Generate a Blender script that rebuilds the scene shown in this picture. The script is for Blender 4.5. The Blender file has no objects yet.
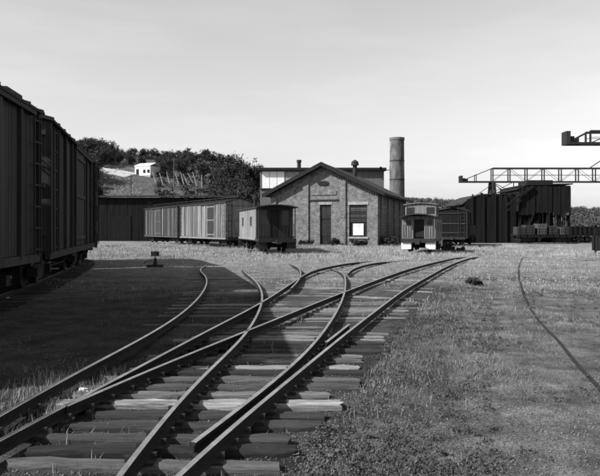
import bpy, bmesh, math, random
import numpy as np
from mathutils import Vector, Matrix, Euler, noise
random.seed(7); RNG = np.random.default_rng(7)
S = bpy.context.scene
COL = S.collection
R = math.radians

# ------------------------------------------------------------------ camera
CAM_H, F, CX, HY = 1.5, 600.0, 300.0, 228.0       # focal length and horizon in photo pixels (600 wide)
cam = bpy.data.cameras.new('camera'); cam_o = bpy.data.objects.new('camera', cam); COL.objects.link(cam_o)
cam.sensor_width = 36.0; cam.lens = 36.0 * F / 600.0
cam.shift_y = -(238.0 - HY) / 600.0
cam.clip_start = 0.05; cam.clip_end = 3000
cam_o.location = (0, 0, CAM_H); cam_o.rotation_euler = (R(90), 0, 0)
S.camera = cam_o

# ------------------------------------------------------------------ sky and sun (monochrome film)
SUN_EL = R(39.3)
SH = Vector((.915, .403))                          # the way shadows fall
w = bpy.data.worlds.new('World'); S.world = w; w.use_nodes = True
nt = w.node_tree; nt.nodes.clear()
def N(nt, t, **kw):
    n = nt.nodes.new(t)
    for k, v in kw.items():
        if k.startswith('i_'): n.inputs[k[2:].replace('_', ' ')].default_value = v
        else: setattr(n, k, v)
    return n
sky = N(nt, 'ShaderNodeTexSky', sky_type='NISHITA', sun_disc=False, sun_elevation=SUN_EL,
        sun_rotation=math.atan2(-SH.x, -SH.y), air_density=3.0, dust_density=1.0, ozone_density=1.0, altitude=200)
sep = N(nt, 'ShaderNodeSeparateColor'); nt.links.new(sky.outputs[0], sep.inputs[0])
m1 = N(nt, 'ShaderNodeMath', operation='MULTIPLY'); m1.inputs[1].default_value = 0.35
m2 = N(nt, 'ShaderNodeMath', operation='MULTIPLY_ADD'); m2.inputs[1].default_value = 0.65
nt.links.new(sep.outputs[0], m1.inputs[0]); nt.links.new(sep.outputs[1], m2.inputs[0]); nt.links.new(m1.outputs[0], m2.inputs[2])
# thin high cloud, streaked along the horizon
tc = N(nt, 'ShaderNodeTexCoord'); mp = N(nt, 'ShaderNodeMapping'); mp.inputs['Scale'].default_value = (2.2, 2.2, 11)
nz = N(nt, 'ShaderNodeTexNoise', i_Scale=1.6, i_Detail=7.0, i_Roughness=0.55)
nt.links.new(tc.outputs['Generated'], mp.inputs[0]); nt.links.new(mp.outputs[0], nz.inputs['Vector'])
rr = N(nt, 'ShaderNodeMapRange'); rr.inputs[1].default_value = .47; rr.inputs[2].default_value = .75; rr.inputs[3].default_value = 1.0; rr.inputs[4].default_value = 1.09
nt.links.new(nz.outputs[0], rr.inputs[0])
m3 = N(nt, 'ShaderNodeMath', operation='MULTIPLY'); nt.links.new(m2.outputs[0], m3.inputs[0]); nt.links.new(rr.outputs[0], m3.inputs[1])
bg = N(nt, 'ShaderNodeBackground'); bg.inputs[1].default_value = 0.074
wo = N(nt, 'ShaderNodeOutputWorld')
nt.links.new(m3.outputs[0], bg.inputs[0]); nt.links.new(bg.outputs[0], wo.inputs[0])

sun = bpy.data.lights.new('sun', 'SUN'); sun.energy = 4.5; sun.angle = R(.5); sun.color = (1, 1, 1)
sun_o = bpy.data.objects.new('sun', sun); COL.objects.link(sun_o)
sun_o.rotation_euler = Vector((SH.x*math.cos(SUN_EL), SH.y*math.cos(SUN_EL), -math.sin(SUN_EL))).to_track_quat('-Z', 'Y').to_euler()
S.cycles.filter_width = 2.0
S.view_settings.view_transform = 'Standard'; S.view_settings.look = 'None'
S.view_settings.exposure = 1.0; S.view_settings.gamma = 1.0; S.view_settings.use_curve_mapping = False

# ------------------------------------------------------------------ helpers
def at(px, py, z=0.0):
    "photo pixel -> point on the horizontal plane z"
    d = (CAM_H - z) * F / (py - HY)
    return ((px - CX) / F * d, d)
def lat(px, d): return (px - CX) / F * d
def zat(py, d): return CAM_H + (HY - py) * d / F

def mat(name, base, var=.35, scale=3.0, stretch=(1, 1, 1), rough=.9, bump=.3, bscale=None, metallic=0.0, fine=.25, objrand=.0, spec=.25):
    m = bpy.data.materials.new(name); m.use_nodes = True
    t = m.node_tree; b = t.nodes['Principled BSDF']
    b.inputs['Roughness'].default_value = rough; b.inputs['Metallic'].default_value = metallic
    b.inputs['Specular IOR Level'].default_value = spec
    c = N(t, 'ShaderNodeTexCoord'); mp = N(t, 'ShaderNodeMapping'); mp.inputs['Scale'].default_value = stretch
    t.links.new(c.outputs['Object'], mp.inputs[0])
    n1 = N(t, 'ShaderNodeTexNoise', i_Scale=scale, i_Detail=6.0, i_Roughness=.6)
    n2 = N(t, 'ShaderNodeTexNoise', i_Scale=scale * 7, i_Detail=5.0, i_Roughness=.7)
    t.links.new(mp.outputs[0], n1.inputs['Vector']); t.links.new(mp.outputs[0], n2.inputs['Vector'])
    def rng(src, lo, hi, a=.3, bb=.7):
        r = N(t, 'ShaderNodeMapRange'); r.inputs[1].default_value = a; r.inputs[2].default_value = bb
        r.inputs[3].default_value = lo; r.inputs[4].default_value = hi; t.links.new(src, r.inputs[0]); return r.outputs[0]
    a = rng(n1.outputs[0], 1 - var, 1 + var); f = rng(n2.outputs[0], 1 - fine, 1 + fine)
    x = N(t, 'ShaderNodeMath', operation='MULTIPLY'); t.links.new(a, x.inputs[0]); t.links.new(f, x.inputs[1])
    out = x.outputs[0]
    if objrand:
        oi = N(t, 'ShaderNodeObjectInfo'); o = rng(oi.outputs['Random'], 1 - objrand, 1 + objrand, 0, 1)
        y = N(t, 'ShaderNodeMath', operation='MULTIPLY'); t.links.new(out, y.inputs[0]); t.links.new(o, y.inputs[1]); out = y.outputs[0]
    z = N(t, 'ShaderNodeMath', operation='MULTIPLY'); t.links.new(out, z.inputs[0]); z.inputs[1].default_value = base * .86
    t.links.new(z.outputs[0], b.inputs['Base Color'])
    if bump:
        bn = N(t, 'ShaderNodeBump', i_Strength=bump, i_Distance=.02); t.links.new(n2.outputs[0], bn.inputs['Height'])
        t.links.new(bn.outputs[0], b.inputs['Normal'])
    return m

class MB:
    def __init__(s): s.v = []; s.f = []; s.m = []
    def add(s, vs, fs, mi=0):
        o = len(s.v); s.v += [tuple(p) for p in vs]
        for f in fs: s.f.append(tuple(i + o for i in f)); s.m.append(mi)
    def box(s, x0, x1, y0, y1, z0, z1, mi=0, M=None):
        vs = [Vector(p) for p in ((x0,y0,z0),(x1,y0,z0),(x1,y1,z0),(x0,y1,z0),(x0,y0,z1),(x1,y0,z1),(x1,y1,z1),(x0,y1,z1))]
        if M: vs = [M @ p for p in vs]
        s.add(vs, [(0,3,2,1),(4,5,6,7),(0,1,5,4),(1,2,6,5),(2,3,7,6),(3,0,4,7)], mi); return s
    def bar(s, p, q, a, b=None, mi=0):
        "square bar from p to q"
        p = Vector(p); q = Vector(q); b = b or a; d = q - p; L = d.length
        Q = d.to_track_quat('Z', 'Y').to_matrix().to_4x4(); Q.translation = p
        return s.box(-a/2, a/2, -b/2, b/2, 0, L, mi, Q)
    def cyl(s, p, q, r0, r1=None, n=10, mi=0, caps=True):
        p = Vector(p); q = Vector(q); r1 = r0 if r1 is None else r1; d = q - p
        Q = d.to_track_quat('Z', 'Y').to_matrix()
        vs = []
        for c, r in ((p, r0), (q, r1)):
            for k in range(n): vs.append(c + Q @ Vector((r*math.cos(2*math.pi*k/n), r*math.sin(2*math.pi*k/n), 0)))
        fs = [(k, (k+1) % n, n + (k+1) % n, n + k) for k in range(n)]
        if caps: fs += [tuple(range(n))[::-1], tuple(range(n, 2*n))]
        s.add(vs, fs, mi); return s
    def prism(s, pts, axis, a, b, mi=0):
        "polygon pts in the plane across axis, extruded from a to b; axis 'x' takes (y,z), 'y' takes (x,z)"
        n = len(pts)
        mk = (lambda t, p: (t, p[0], p[1])) if axis == 'x' else (lambda t, p: (p[0], t, p[1]))
        vs = [mk(a, p) for p in pts] + [mk(b, p) for p in pts]
        s.add(vs, [tuple(range(n))[::-1], tuple(range(n, 2*n))] + [(k, (k+1) % n, n + (k+1) % n, n + k) for k in range(n)], mi); return s
    def mesh(s, name, mats):
        me = bpy.data.meshes.new(name); me.from_pydata(s.v, [], s.f)
        for m in (mats if isinstance(mats, (list, tuple)) else [mats]): me.materials.append(m)
        me.polygons.foreach_set('material_index', s.m)
        bm = bmesh.new(); bm.from_mesh(me); bmesh.ops.recalc_face_normals(bm, faces=bm.faces); bm.to_mesh(me); bm.free()
        return me
    def build(s, name, mats, parent=None):
        return link(name, s.mesh(name, mats), parent)
def link(name, me, parent=None, loc=None):
    o = bpy.data.objects.new(name, me); COL.objects.link(o); o.parent = parent
    if loc: o.location = loc
    return o
def thing(name, label, cat, loc=(0, 0, 0), rz=0.0, group=None):
    o = bpy.data.objects.new(name, None); COL.objects.link(o); o.location = loc; o.rotation_euler = (0, 0, rz)
    return tag(o, label, cat, group)
def tag(o, label, cat, group=None, kind=None):
    if label: o['label'] = label
    if cat: o['category'] = cat
    if group: o['group'] = group
    if kind: o['kind'] = kind
    return o
def stuff(o, label=None, cat=None): o['kind'] = 'stuff'; return tag(o, label, cat)
def copy_tree(o, parent=None):
    c = o.copy(); COL.objects.link(c); c.parent = parent
    for ch in list(o.children): copy_tree(ch, c)
    return c
def sm(a, b, x):
    t = np.clip((x - a) / (b - a), 0, 1); return t * t * (3 - 2 * t)
def vnoise(x, y, s, seed=0.0):
    "cheap smooth 2-D noise for arrays, about -1..1"
    x = x * s + seed * 17.3; y = y * s - seed * 9.1
    return (np.sin(x*1.3 + 1.7*np.sin(y*1.1 + .3)) + np.sin(y*1.7 + 1.3*np.sin(x*.9 + 2.1)) + .6*np.sin(x*2.9 + y*2.3 + 1.9*np.sin(x*1.7 - y))) / 2.4

# ------------------------------------------------------------------ materials (all neutral: black-and-white film)
def ground_material():
    m = bpy.data.materials.new('cinder_ground'); m.use_nodes = True; t = m.node_tree; b = t.nodes['Principled BSDF']
    b.inputs['Roughness'].default_value = .95; b.inputs['Specular IOR Level'].default_value = .1
    c = N(t, 'ShaderNodeTexCoord')
    def nz(s, d=6.0, r=.6): n = N(t, 'ShaderNodeTexNoise', i_Scale=s, i_Detail=d, i_Roughness=r); t.links.new(c.outputs['Object'], n.inputs['Vector']); return n.outputs[0]
    def ramp(src, a, b_, lo, hi):
        r = N(t, 'ShaderNodeMapRange'); r.inputs[1].default_value = a; r.inputs[2].default_value = b_; r.inputs[3].default_value = lo; r.inputs[4].default_value = hi
        t.links.new(src, r.inputs[0]); return r.outputs[0]
    def mul(p, q): x = N(t, 'ShaderNodeMath', operation='MULTIPLY'); t.links.new(p, x.inputs[0]); t.links.new(q, x.inputs[1]); return x.outputs[0]
    big0 = ramp(nz(.33, 4), .35, .68, .02, .054)  # cinder cover, its colour lowered further to deepen the left cars' shadow
    sx = N(t, 'ShaderNodeSeparateXYZ'); t.links.new(c.outputs['Object'], sx.inputs[0])
    wob = N(t, 'ShaderNodeMath', operation='MULTIPLY_ADD'); t.links.new(nz(.25, 5), wob.inputs[0]); wob.inputs[1].default_value = 16.0; t.links.new(sx.outputs[1], wob.inputs[2])
    turf = ramp(wob.outputs[0], 20, 36, 0.0, 1.0); rid = ramp(sx.outputs[1], 88, 100, 1.0, .12); turf = mul(turf, rid)
    mx = N(t, 'ShaderNodeMix'); t.links.new(turf, mx.inputs[0]); t.links.new(big0, mx.inputs[2]); mx.inputs[3].default_value = .17
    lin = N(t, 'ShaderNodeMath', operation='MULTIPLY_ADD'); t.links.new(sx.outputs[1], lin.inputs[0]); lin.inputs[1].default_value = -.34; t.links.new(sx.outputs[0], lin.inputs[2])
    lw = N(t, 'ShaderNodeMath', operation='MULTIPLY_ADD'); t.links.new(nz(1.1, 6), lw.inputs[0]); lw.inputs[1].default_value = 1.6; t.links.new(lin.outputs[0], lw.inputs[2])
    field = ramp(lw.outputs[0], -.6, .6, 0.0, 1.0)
    lit_dirt = ramp(nz(1.3, 8, .72), .36, .64, .05, .135)  # field dirt, colour lightened for the sunlit side without lifting the left shadow
    m5 = N(t, 'ShaderNodeMix'); t.links.new(field, m5.inputs[0]); t.links.new(mx.outputs[0], m5.inputs[2]); t.links.new(lit_dirt, m5.inputs[3])
    m6 = N(t, 'ShaderNodeMix'); t.links.new(turf, m6.inputs[0]); t.links.new(m5.outputs[0], m6.inputs[2]); m6.inputs[3].default_value = .16
    big = m6.outputs[0]; mid = ramp(nz(2.2, 8, .7), .3, .7, .4, 1.6); grit = ramp(nz(42, 4, .8), .32, .68, .25, 1.75)
    out = mul(mul(big, mid), grit)
    t.links.new(out, b.inputs['Base Color'])
    h = N(t, 'ShaderNodeMath', operation='ADD'); t.links.new(nz(22, 5, .7), h.inputs[0]); t.links.new(nz(80, 3, .7), h.inputs[1])
    bn = N(t, 'ShaderNodeBump', i_Strength=.8, i_Distance=.03); t.links.new(h.outputs[0], bn.inputs['Height']); t.links.new(bn.outputs[0], b.inputs['Normal'])
    return m
def brick_material():
    m = bpy.data.materials.new('brick_wall'); m.use_nodes = True; t = m.node_tree; b = t.nodes['Principled BSDF']
    b.inputs['Roughness'].default_value = .9; b.inputs['Specular IOR Level'].default_value = .15
    c = N(t, 'ShaderNodeTexCoord'); mp = N(t, 'ShaderNodeMapping'); mp.inputs['Rotation'].default_value = (R(90), 0, 0)
    t.links.new(c.outputs['Object'], mp.inputs[0])
    br = N(t, 'ShaderNodeTexBrick', i_Scale=1.0); br.inputs['Color1'].default_value = (.085,.085,.085,1); br.inputs['Color2'].default_value = (.16,.16,.16,1); br.inputs['Mortar'].default_value = (.17,.17,.17,1)
    br.inputs['Brick Width'].default_value = .24; br.inputs['Row Height'].default_value = .085; br.inputs['Mortar Size'].default_value = .012
    t.links.new(mp.outputs[0], br.inputs['Vector'])
    n = N(t, 'ShaderNodeTexNoise', i_Scale=2.2, i_Detail=9.0, i_Roughness=.78); t.links.new(c.outputs['Object'], n.inputs['Vector'])
    r = N(t, 'ShaderNodeMapRange'); r.inputs[1].default_value = .3; r.inputs[2].default_value = .7; r.inputs[3].default_value = .25; r.inputs[4].default_value = 1.6; t.links.new(n.outputs[0], r.inputs[0])
    x = N(t, 'ShaderNodeVectorMath', operation='SCALE'); t.links.new(br.outputs[0], x.inputs[0]); t.links.new(r.outputs[0], x.inputs['Scale'])
    t.links.new(x.outputs[0], b.inputs['Base Color'])
    bn = N(t, 'ShaderNodeBump', i_Strength=.4, i_Distance=.02); t.links.new(br.outputs['Fac'], bn.inputs['Height']); bn.invert = True; t.links.new(bn.outputs[0], b.inputs['Normal'])
    return m
M = {}
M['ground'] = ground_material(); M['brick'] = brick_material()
M['rail_head'] = mat('worn_rail_head', .62, .3, 2.5, (1, 1, 1), .33, .0, spec=.5, metallic=1.0)
M['rail_rust'] = mat('rusted_rail_web', 0.016, .3, 4, rough=.9)
WG = (1.0, 9.0, 9.0)
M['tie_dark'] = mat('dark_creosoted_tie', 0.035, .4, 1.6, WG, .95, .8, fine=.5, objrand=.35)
M['tie_mid'] = mat('weathered_tie', 0.085, .4, 1.6, WG, .95, .8, fine=.5, objrand=.35)
M['tie_grey'] = mat('silvered_tie', .15, .4, 1.6, WG, .95, .8, fine=.5, objrand=.35)
M['tie_pale'] = mat('bleached_tie', .21, .75, 1.6, WG, .95, .8, fine=.5, objrand=.3)
VB = (7, 7, .35)
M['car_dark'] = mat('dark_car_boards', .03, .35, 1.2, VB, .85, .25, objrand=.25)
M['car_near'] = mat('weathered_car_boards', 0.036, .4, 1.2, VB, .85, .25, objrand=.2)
M['car_grey'] = mat('grey_car_paint', 0.065, .6, 1.2, VB, .85, .25, objrand=.2)
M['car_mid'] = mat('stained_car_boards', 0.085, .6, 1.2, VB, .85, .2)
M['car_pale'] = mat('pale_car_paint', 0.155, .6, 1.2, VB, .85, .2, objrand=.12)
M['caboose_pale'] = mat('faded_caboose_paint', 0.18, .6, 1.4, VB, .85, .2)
M['caboose_grey'] = mat('grey_caboose_paint', 0.14, .6, 1.4, VB, .85, .2)
M['white'] = mat('white_paint', .78, .08, 2, rough=.7, bump=.05, fine=.08)
M['dirty_white'] = mat('weathered_white', .6, .2, 2, rough=.8, bump=.1, fine=.15)
M['iron'] = mat('dark_iron', .02, .35, 5, rough=.75)
M['black'] = mat('sooty_black', .012, .3, 3, rough=.85)
M['roof'] = mat('dark_roofing', .028, .4, 1.0, (1, 1, 4), .9, .3)
M['soot_board'] = mat('soot_black_boards', .012, .45, 1.0, VB, .95, .3, spec=.08)
M['glass'] = mat('dirty_glass', .02, .3, 3, rough=.25, bump=0, spec=.5)
M['stone'] = mat('sandstone_trim', .27, .3, 3, rough=.9)
M['stack'] = mat('mottled_stack_masonry', .10, .8, 1.1, (1, 1, .5), .9, .4)
M['shed_grey'] = mat('grey_shed_boards', 0.12, .35, 1.0, VB, .9, .3)
M['leaf_dark'] = mat('hillside_leaves', .036, .5, .35, rough=.8, bump=0, fine=.3, objrand=.3)
M['bark'] = mat('tree_bark', .05, .3, 4, (1, 1, .3), .95, .4)
M['grass_pale'] = mat('dry_pale_grass', 0.275, .55, .45, rough=.85, bump=0, fine=.3)
M['grass_dim'] = mat('short_weed_grass', 0.22, .5, .5, rough=.85, bump=0, fine=.4)
M['pebble'] = mat('cinder_stones', 0.1, .6, 1.1, rough=.9, bump=.2, fine=.6)
M['crane'] = mat('crane_steel', .02, .3, 3, rough=.8)
M['pole'] = mat('pale_dead_wood', 0.36, .25, 3, (3, 3, .4), .9, .2)

# ------------------------------------------------------------------ terrain
def drop(y): return -.35 * sm(19, 46, np.asarray(y, float))
def dz_(y): return float(drop(y))
def terrain(x, y):
    x = np.asarray(x, float); y = np.asarray(y, float)
    z = .018 * vnoise(x, y, 1.1, 1) * sm(2, 5, np.abs(y) + 3) + .05 * vnoise(x, y, .12, 2) * sm(14, 40, y)
    bear = x / np.maximum(y, 20.0)
    amp = 24.5 - 3.5 * sm(-.42, -.16, bear) - 10 * sm(-.17, -.03, bear)
    left = sm(88, 182, y) * amp * (1 - sm(-.06, .02, bear))
    right = sm(150, 330, y) * (13.5 + 3 * np.sin(x * .022 + .9)) * sm(-.08, .03, bear) 
    side = sm(45, 160, -x) * 14 * sm(-40, 60, y) * (1 - sm(90, 160, y))
    z = z + drop(y) + left + right + side + (vnoise(x, y, .05, 3) * .8 + vnoise(x, y, .17, 4) * .3) * sm(95, 140, y)
    return z
def tz(x, y): return float(terrain(x, y))
def ray_hit(px, py):
    "walk out along a pixel's ray until it meets the hillside"
    for d in np.arange(85, 330, .5):
        if tz(lat(px, d), d) >= zat(py, d): return lat(px, d), float(d)
    return lat(px, 250), 250.0
def graded(a, b, fine_a, fine_b, step, grow=1.13):
    xs = list(np.arange(fine_a, fine_b, step)); s = step
    while xs[-1] < b: s = min(s * grow, 9); xs.append(xs[-1] + s)
    lo = []; s = step; x = fine_a
    while x > a: s = min(s * grow, 9); x -= s; lo.append(x)
    return np.array(lo[::-1] + xs)
gx = graded(-420, 420, -6, 9, .18); gy = graded(-60, 640, 2.0, 14, .18)
X, Y = np.meshgrid(gx, gy); Z = terrain(X, Y)
nx, ny = len(gx), len(gy)
verts = np.stack([X, Y, Z], -1).reshape(-1, 3)
ii = np.arange(ny * nx).reshape(ny, nx)
faces = np.stack([ii[:-1, :-1], ii[:-1, 1:], ii[1:, 1:], ii[1:, :-1]], -1).reshape(-1, 4)
def np_mesh(name, verts, faces, m, smooth=False):
    me = bpy.data.meshes.new(name); k = faces.shape[1]
    me.vertices.add(len(verts)); me.vertices.foreach_set('co', verts.astype(np.float32).ravel())
    me.loops.add(faces.size); me.loops.foreach_set('vertex_index', faces.astype(np.int32).ravel())
    me.polygons.add(len(faces)); me.polygons.foreach_set('loop_start', np.arange(0, faces.size, k, dtype=np.int32))
    if smooth: me.polygons.foreach_set('use_smooth', np.ones(len(faces), bool))
    me.update(calc_edges=True); me.materials.append(m); return me
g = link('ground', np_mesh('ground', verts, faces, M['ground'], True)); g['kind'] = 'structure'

# ------------------------------------------------------------------ rails and ties
TIE_TOP, RAIL_H = .055, .085
RT = TIE_TOP + RAIL_H
def P(*px): return [at(a, b, RT) for a, b in px]
def smooth_line(pts, step=.3):
    pts = [Vector(p) for p in pts]; out = []
    for i in range(len(pts) - 1):
        p0 = pts[max(i-1, 0)]; p1 = pts[i]; p2 = pts[i+1]; p3 = pts[min(i+2, len(pts)-1)]
        n = max(2, int((p2 - p1).length / step))
        for k in range(n):
            t = k / n
            out.append(.5 * ((2*p1) + (p2-p0)*t + (2*p0-5*p1+4*p2-p3)*t*t + (3*p1-p0-3*p2+p3)*t**3))
    out.append(pts[-1])
    for _ in range(22):
        out = [out[0]] + [(out[i-1] + 2*out[i] + out[i+1]) / 4 for i in range(1, len(out)-1)] + [out[-1]]
    return out
PROF = [(-.038,0),(-.038,.008),(-.007,.02),(-.007,.06),(-.0185,.066),(-.0185,.081),(-.015,.085),(.015,.085),(.0185,.081),(.0185,.066),(.007,.06),(.007,.02),(.038,.008),(.038,0)]
def rail(line, z0, parent, name='rail', mats=None, sink=0.0, wob=0.0, bury=None):
    b = MB(); n = len(PROF); vs = []
    for i, p in enumerate(line):
        q = line[min(i+1, len(line)-1)] - line[max(i-1, 0)]
        q = q.normalized(); nrm = Vector((q.y, -q.x))
        dz = (tz(p.x, p.y) + wob * math.sin(i * .35)) if wob else dz_(p.y)
        dz -= (.14*float(sm(bury-2, bury+8, p.y)) if bury else 0)
        for (u, v) in PROF: vs.append((p.x + nrm.x*u, p.y + nrm.y*u, z0 + v + dz - sink))
    b.v = vs
    for i in range(len(line) - 1):
        for k in range(n - 1):
            a = i*n + k; b.f.append((a, a+1, a+1+n, a+n)); b.m.append(1 if k in (5, 6, 7) else 0)
    b.f += [tuple(range(n)), tuple(range((len(line)-1)*n, len(line)*n))]; b.m += [0, 0]
    return b.build(name, mats or [M['rail_rust'], M['rail_head']], parent)
def off(line, dist):
    out = []
    for i, p in enumerate(line):
        q = (line[min(i+1, len(line)-1)] - line[max(i-1, 0)]).normalized(); out.append(p + Vector((q.y, -q.x)) * dist)
    return out
def x_at(line, y):
    for a, b in zip(line, line[1:]):
        if min(a.y, b.y) <= y <= max(a.y, b.y) and abs(b.y - a.y) > 1e-6: return a.x + (b.x - a.x) * (y - a.y) / (b.y - a.y)
    return line[0].x if y < line[0].y else line[-1].x

def tie_mesh(k):
    rnd = random.Random(k); bm = bmesh.new(); n = 14; rows = []
    sec = [(-.11,-.10),(-.115,.05),(-.095,.068),(-.03,.074),(.04,.07),(.1,.066),(.115,.045),(.11,-.10)]
    for i in range(n + 1):
        x = -.5 + i / n; e = 1 - .10 * (abs(x) * 2) ** 14
        rows.append([bm.verts.new((x + (rnd.uniform(-.012, .012) if i in (0, n) else 0), y*e + .006*math.sin(i*1.3 + k) + rnd.uniform(-.009, .009), z*(e if z > 0 else 1) + rnd.uniform(-.012, .009) - .074 + TIE_TOP)) for y, z in sec])
    m = len(sec)
    for i in range(n):
        for j in range(m): bm.faces.new((rows[i][j], rows[i][(j+1) % m], rows[i+1][(j+1) % m], rows[i+1][j]))
    bm.faces.new(rows[0][::-1]); bm.faces.new(rows[n])
    bmesh.ops.recalc_face_normals(bm, faces=bm.faces)
    me = bpy.data.meshes.new('tie'); bm.to_mesh(me); bm.free(); return me
TIE = {}
for kk in ('tie_dark', 'tie_mid', 'tie_grey', 'tie_pale'):
    TIE[kk] = []
    for k in range(4):
        me = tie_mesh(k + len(TIE) * 10); me.materials.append(M[kk]); TIE[kk].append(me)
TIES = []
def tie(parent, p, q, kind=None, sink=0.0, width=1.0):
    p = Vector(p); q = Vector(q); c = (p + q) / 2; L = (q - p).length; a = math.atan2(q.y - p.y, q.x - p.x)
    kind = kind or random.choices(('tie_dark', 'tie_mid', 'tie_pale'), (.38, .42, .2))[0]
    o = link('tie', random.choice(TIE[kind]), parent, (c.x, c.y, dz_(c.y) - sink)); o.rotation_euler = (0, R(random.uniform(-.4, .4)), a + R(random.uniform(-2, 2)))
    o.scale = (L, width * random.uniform(.9, 1.12), 1); TIES.append((p, q, sink)); return o

turn = thing('railway_turnout', 'branching turnout of rusty rails on rough wooden ties fanning out across the foreground', 'railway track')
A = smooth_line([(-2.22, 2.2)] + P((0,413),(60,380),(130,345),(180,315),(203,292),(207,278),(200,268)) + [(-4.05, 27), (-4.7, 35), (-5.0, 43), (-6.4, 54.3), (-12.0, 63.4), (-19.0, 74.4), (-26, 85)])
Bl = smooth_line([(-1.0, 2.2)] + P((115,476),(200,374),(235,349),(252,325),(262,304),(262,291),(256,281),(244,270)) + [(-2.65, 27), (-3.3, 35), (-3.6, 43), (-5.1, 55.0), (-10.8, 64.2), (-17.8, 75.2), (-24.8, 85.8)])
Cl = smooth_line([(-2.12, 2.6)] + P((0,437),(60,408),(150,361),(200,334),(257,305),(287,286),(312,270.5),(335,265),(357,260)) + [(4.5, 31), (6.6, 38), (8.85, 46), (11.4, 53.8), (13.9, 61.5)])
Dl = smooth_line(P((66,405.6),(100,389.8),(150,369),(200,349),(256,327),(300,309),(350,289.5),(400,271.5),(430,262.5),(472,250.5)) + [(13.2, 42), (15.3, 50), (18.2, 61)])
El = smooth_line(P((193,442),(230,415),(301,360),(318,339),(336,313),(345,291),(345,277),(342,271)) + [(.95, 23.5), (.5, 30), (-.2, 36), (-1.0, 42.2), (-3.1, 50.2), (-5, 57)])
Fl = smooth_line([(-.92, 2.2)] + P((168,476),(240,419),(313,360),(338,339),(363,320),(400,292.5),(421,280),(460,259.5),(486,250)) + [(14.6, 42), (16.7, 50), (19.6, 61)])
Gl = smooth_line(P((291,288),(299,280),(301,274),(299,267.5),(292,262.5)) + [(-.85, 30), (-1.6, 36), (-2.4, 42.2), (-4.5, 50.2), (-6.4, 57)])
Hl = smooth_line(P((348,273),(352,268.5),(366,264),(383,259.5)) + [(6.0, 31), (8.05, 38), (10.2, 45.6), (12.75, 53.4), (15.2, 61.1)])
Gd = smooth_line(P((326,342),(349,324)))
for L_, bu in ((A, 18.5), (Bl, 18), (Cl, 24), (Dl, 31), (El, 17), (Fl, 31), (Gl, 21), (Hl, 24), (Gd, None)): rail(L_, TIE_TOP, turn, bury=bu)
# long switch timbers in the foreground
d = 3.76; n = 0
while d < 12.6:
    xl = x_at(Cl, d) - (-.12 if d < 4.1 else .2 + .25*random.random()); xr = x_at(Fl, d) + random.uniform(.34, .62)
    sk = random.uniform(0, .025) + .03*float(sm(6.5, 9.5, d))
    kd = random.choices(('tie_dark', 'tie_mid', 'tie_grey', 'tie_pale'), (.42, .34, .14, .10))[0] if d < 8 else random.choices(('tie_mid', 'tie_grey'), (.5, .5))[0]
    tie(turn, (xl, d - .02), (xr, d + random.uniform(-.03, .03)), kd, sk, .6)
    d += random.uniform(.23, .31); n += 1
def branch(la, lb, y0, y1, over=.5, p_keep=.93):
    y = y0
    while y < y1:
        xa, xb = x_at(la, y), x_at(lb, y); sl = ((x_at(la, y+.4) - xa) + (x_at(lb, y+.4) - xb)) / .8
        if random.random() < p_keep:
            dx = over; u = Vector((1, -sl)).normalized(); c = Vector(((xa + xb)/2, y)); h = (xb - xa)/2*u.x + over
            tie(turn, c - u*h, c + u*h, random.choices(('tie_mid', 'tie_grey', 'tie_pale'), (.3, .6, .1))[0], random.uniform(.03, .058), .8)
        y += random.uniform(.42, .62)
branch(A, Bl, 8.6, 20); branch(Gl, El, 13.2, 20); branch(Cl, Hl, 17.5, 24); branch(Dl, Fl, 12.9, 34)
# spikes and plates where near rails cross near ties
sp = MB()
for p, q, sk in TIES:
    if p.y > 11 or sk > .03: continue
    for ln in (A, Bl, Cl, Dl, El, Fl):
        y = (p.y + q.y)/2
        if y < ln[0].y: continue
        x = x_at(ln, y)
        if not min(p.x, q.x) < x < max(p.x, q.x): continue
        sp.box(x-.085, x+.085, y-.06, y+.06, TIE_TOP-.02, TIE_TOP+.004)
        for s in (-1, 1):
            sp.box(x+s*.075-.02, x+s*.075+.014, y+s*.03-.012, y+s*.03+.012, TIE_TOP, TIE_TOP+.038)
stuff(sp.build('spikes_and_plates', M['iron'], turn))

# half-buried track in the cinders at right
side = thing('buried_track', 'half buried rail snaking through the cinders towards the crane at right', 'railway track')
RB = smooth_line([at(a, b, .03) for a, b in ((640,440),(600,388),(560,341),(540,321),(527,302),(519.5,281),(518.5,268),(522,256),(527,247.5))] + [(19.6, 56)])
i0 = next(i for i, p in enumerate(RB) if p.y > 13.5)
rail(RB[:i0+1], -.066, side, wob=.004, mats=[M['rail_rust'], M['rail_rust']])
rail(RB[i0:], -.05, side, wob=.004, mats=[M['rail_rust'], M['rail_rust']])
for i in range(14, len(RB), 5):
    if random.random() < .45:
        p = RB[i]; q = (RB[min(i+1, len(RB)-1)] - RB[i-1]).normalized(); nn = Vector((q.y, -q.x))
        tie(side, p - nn*.5, p + nn*1.95, 'tie_mid', sink=random.uniform(.045, .06))

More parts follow.
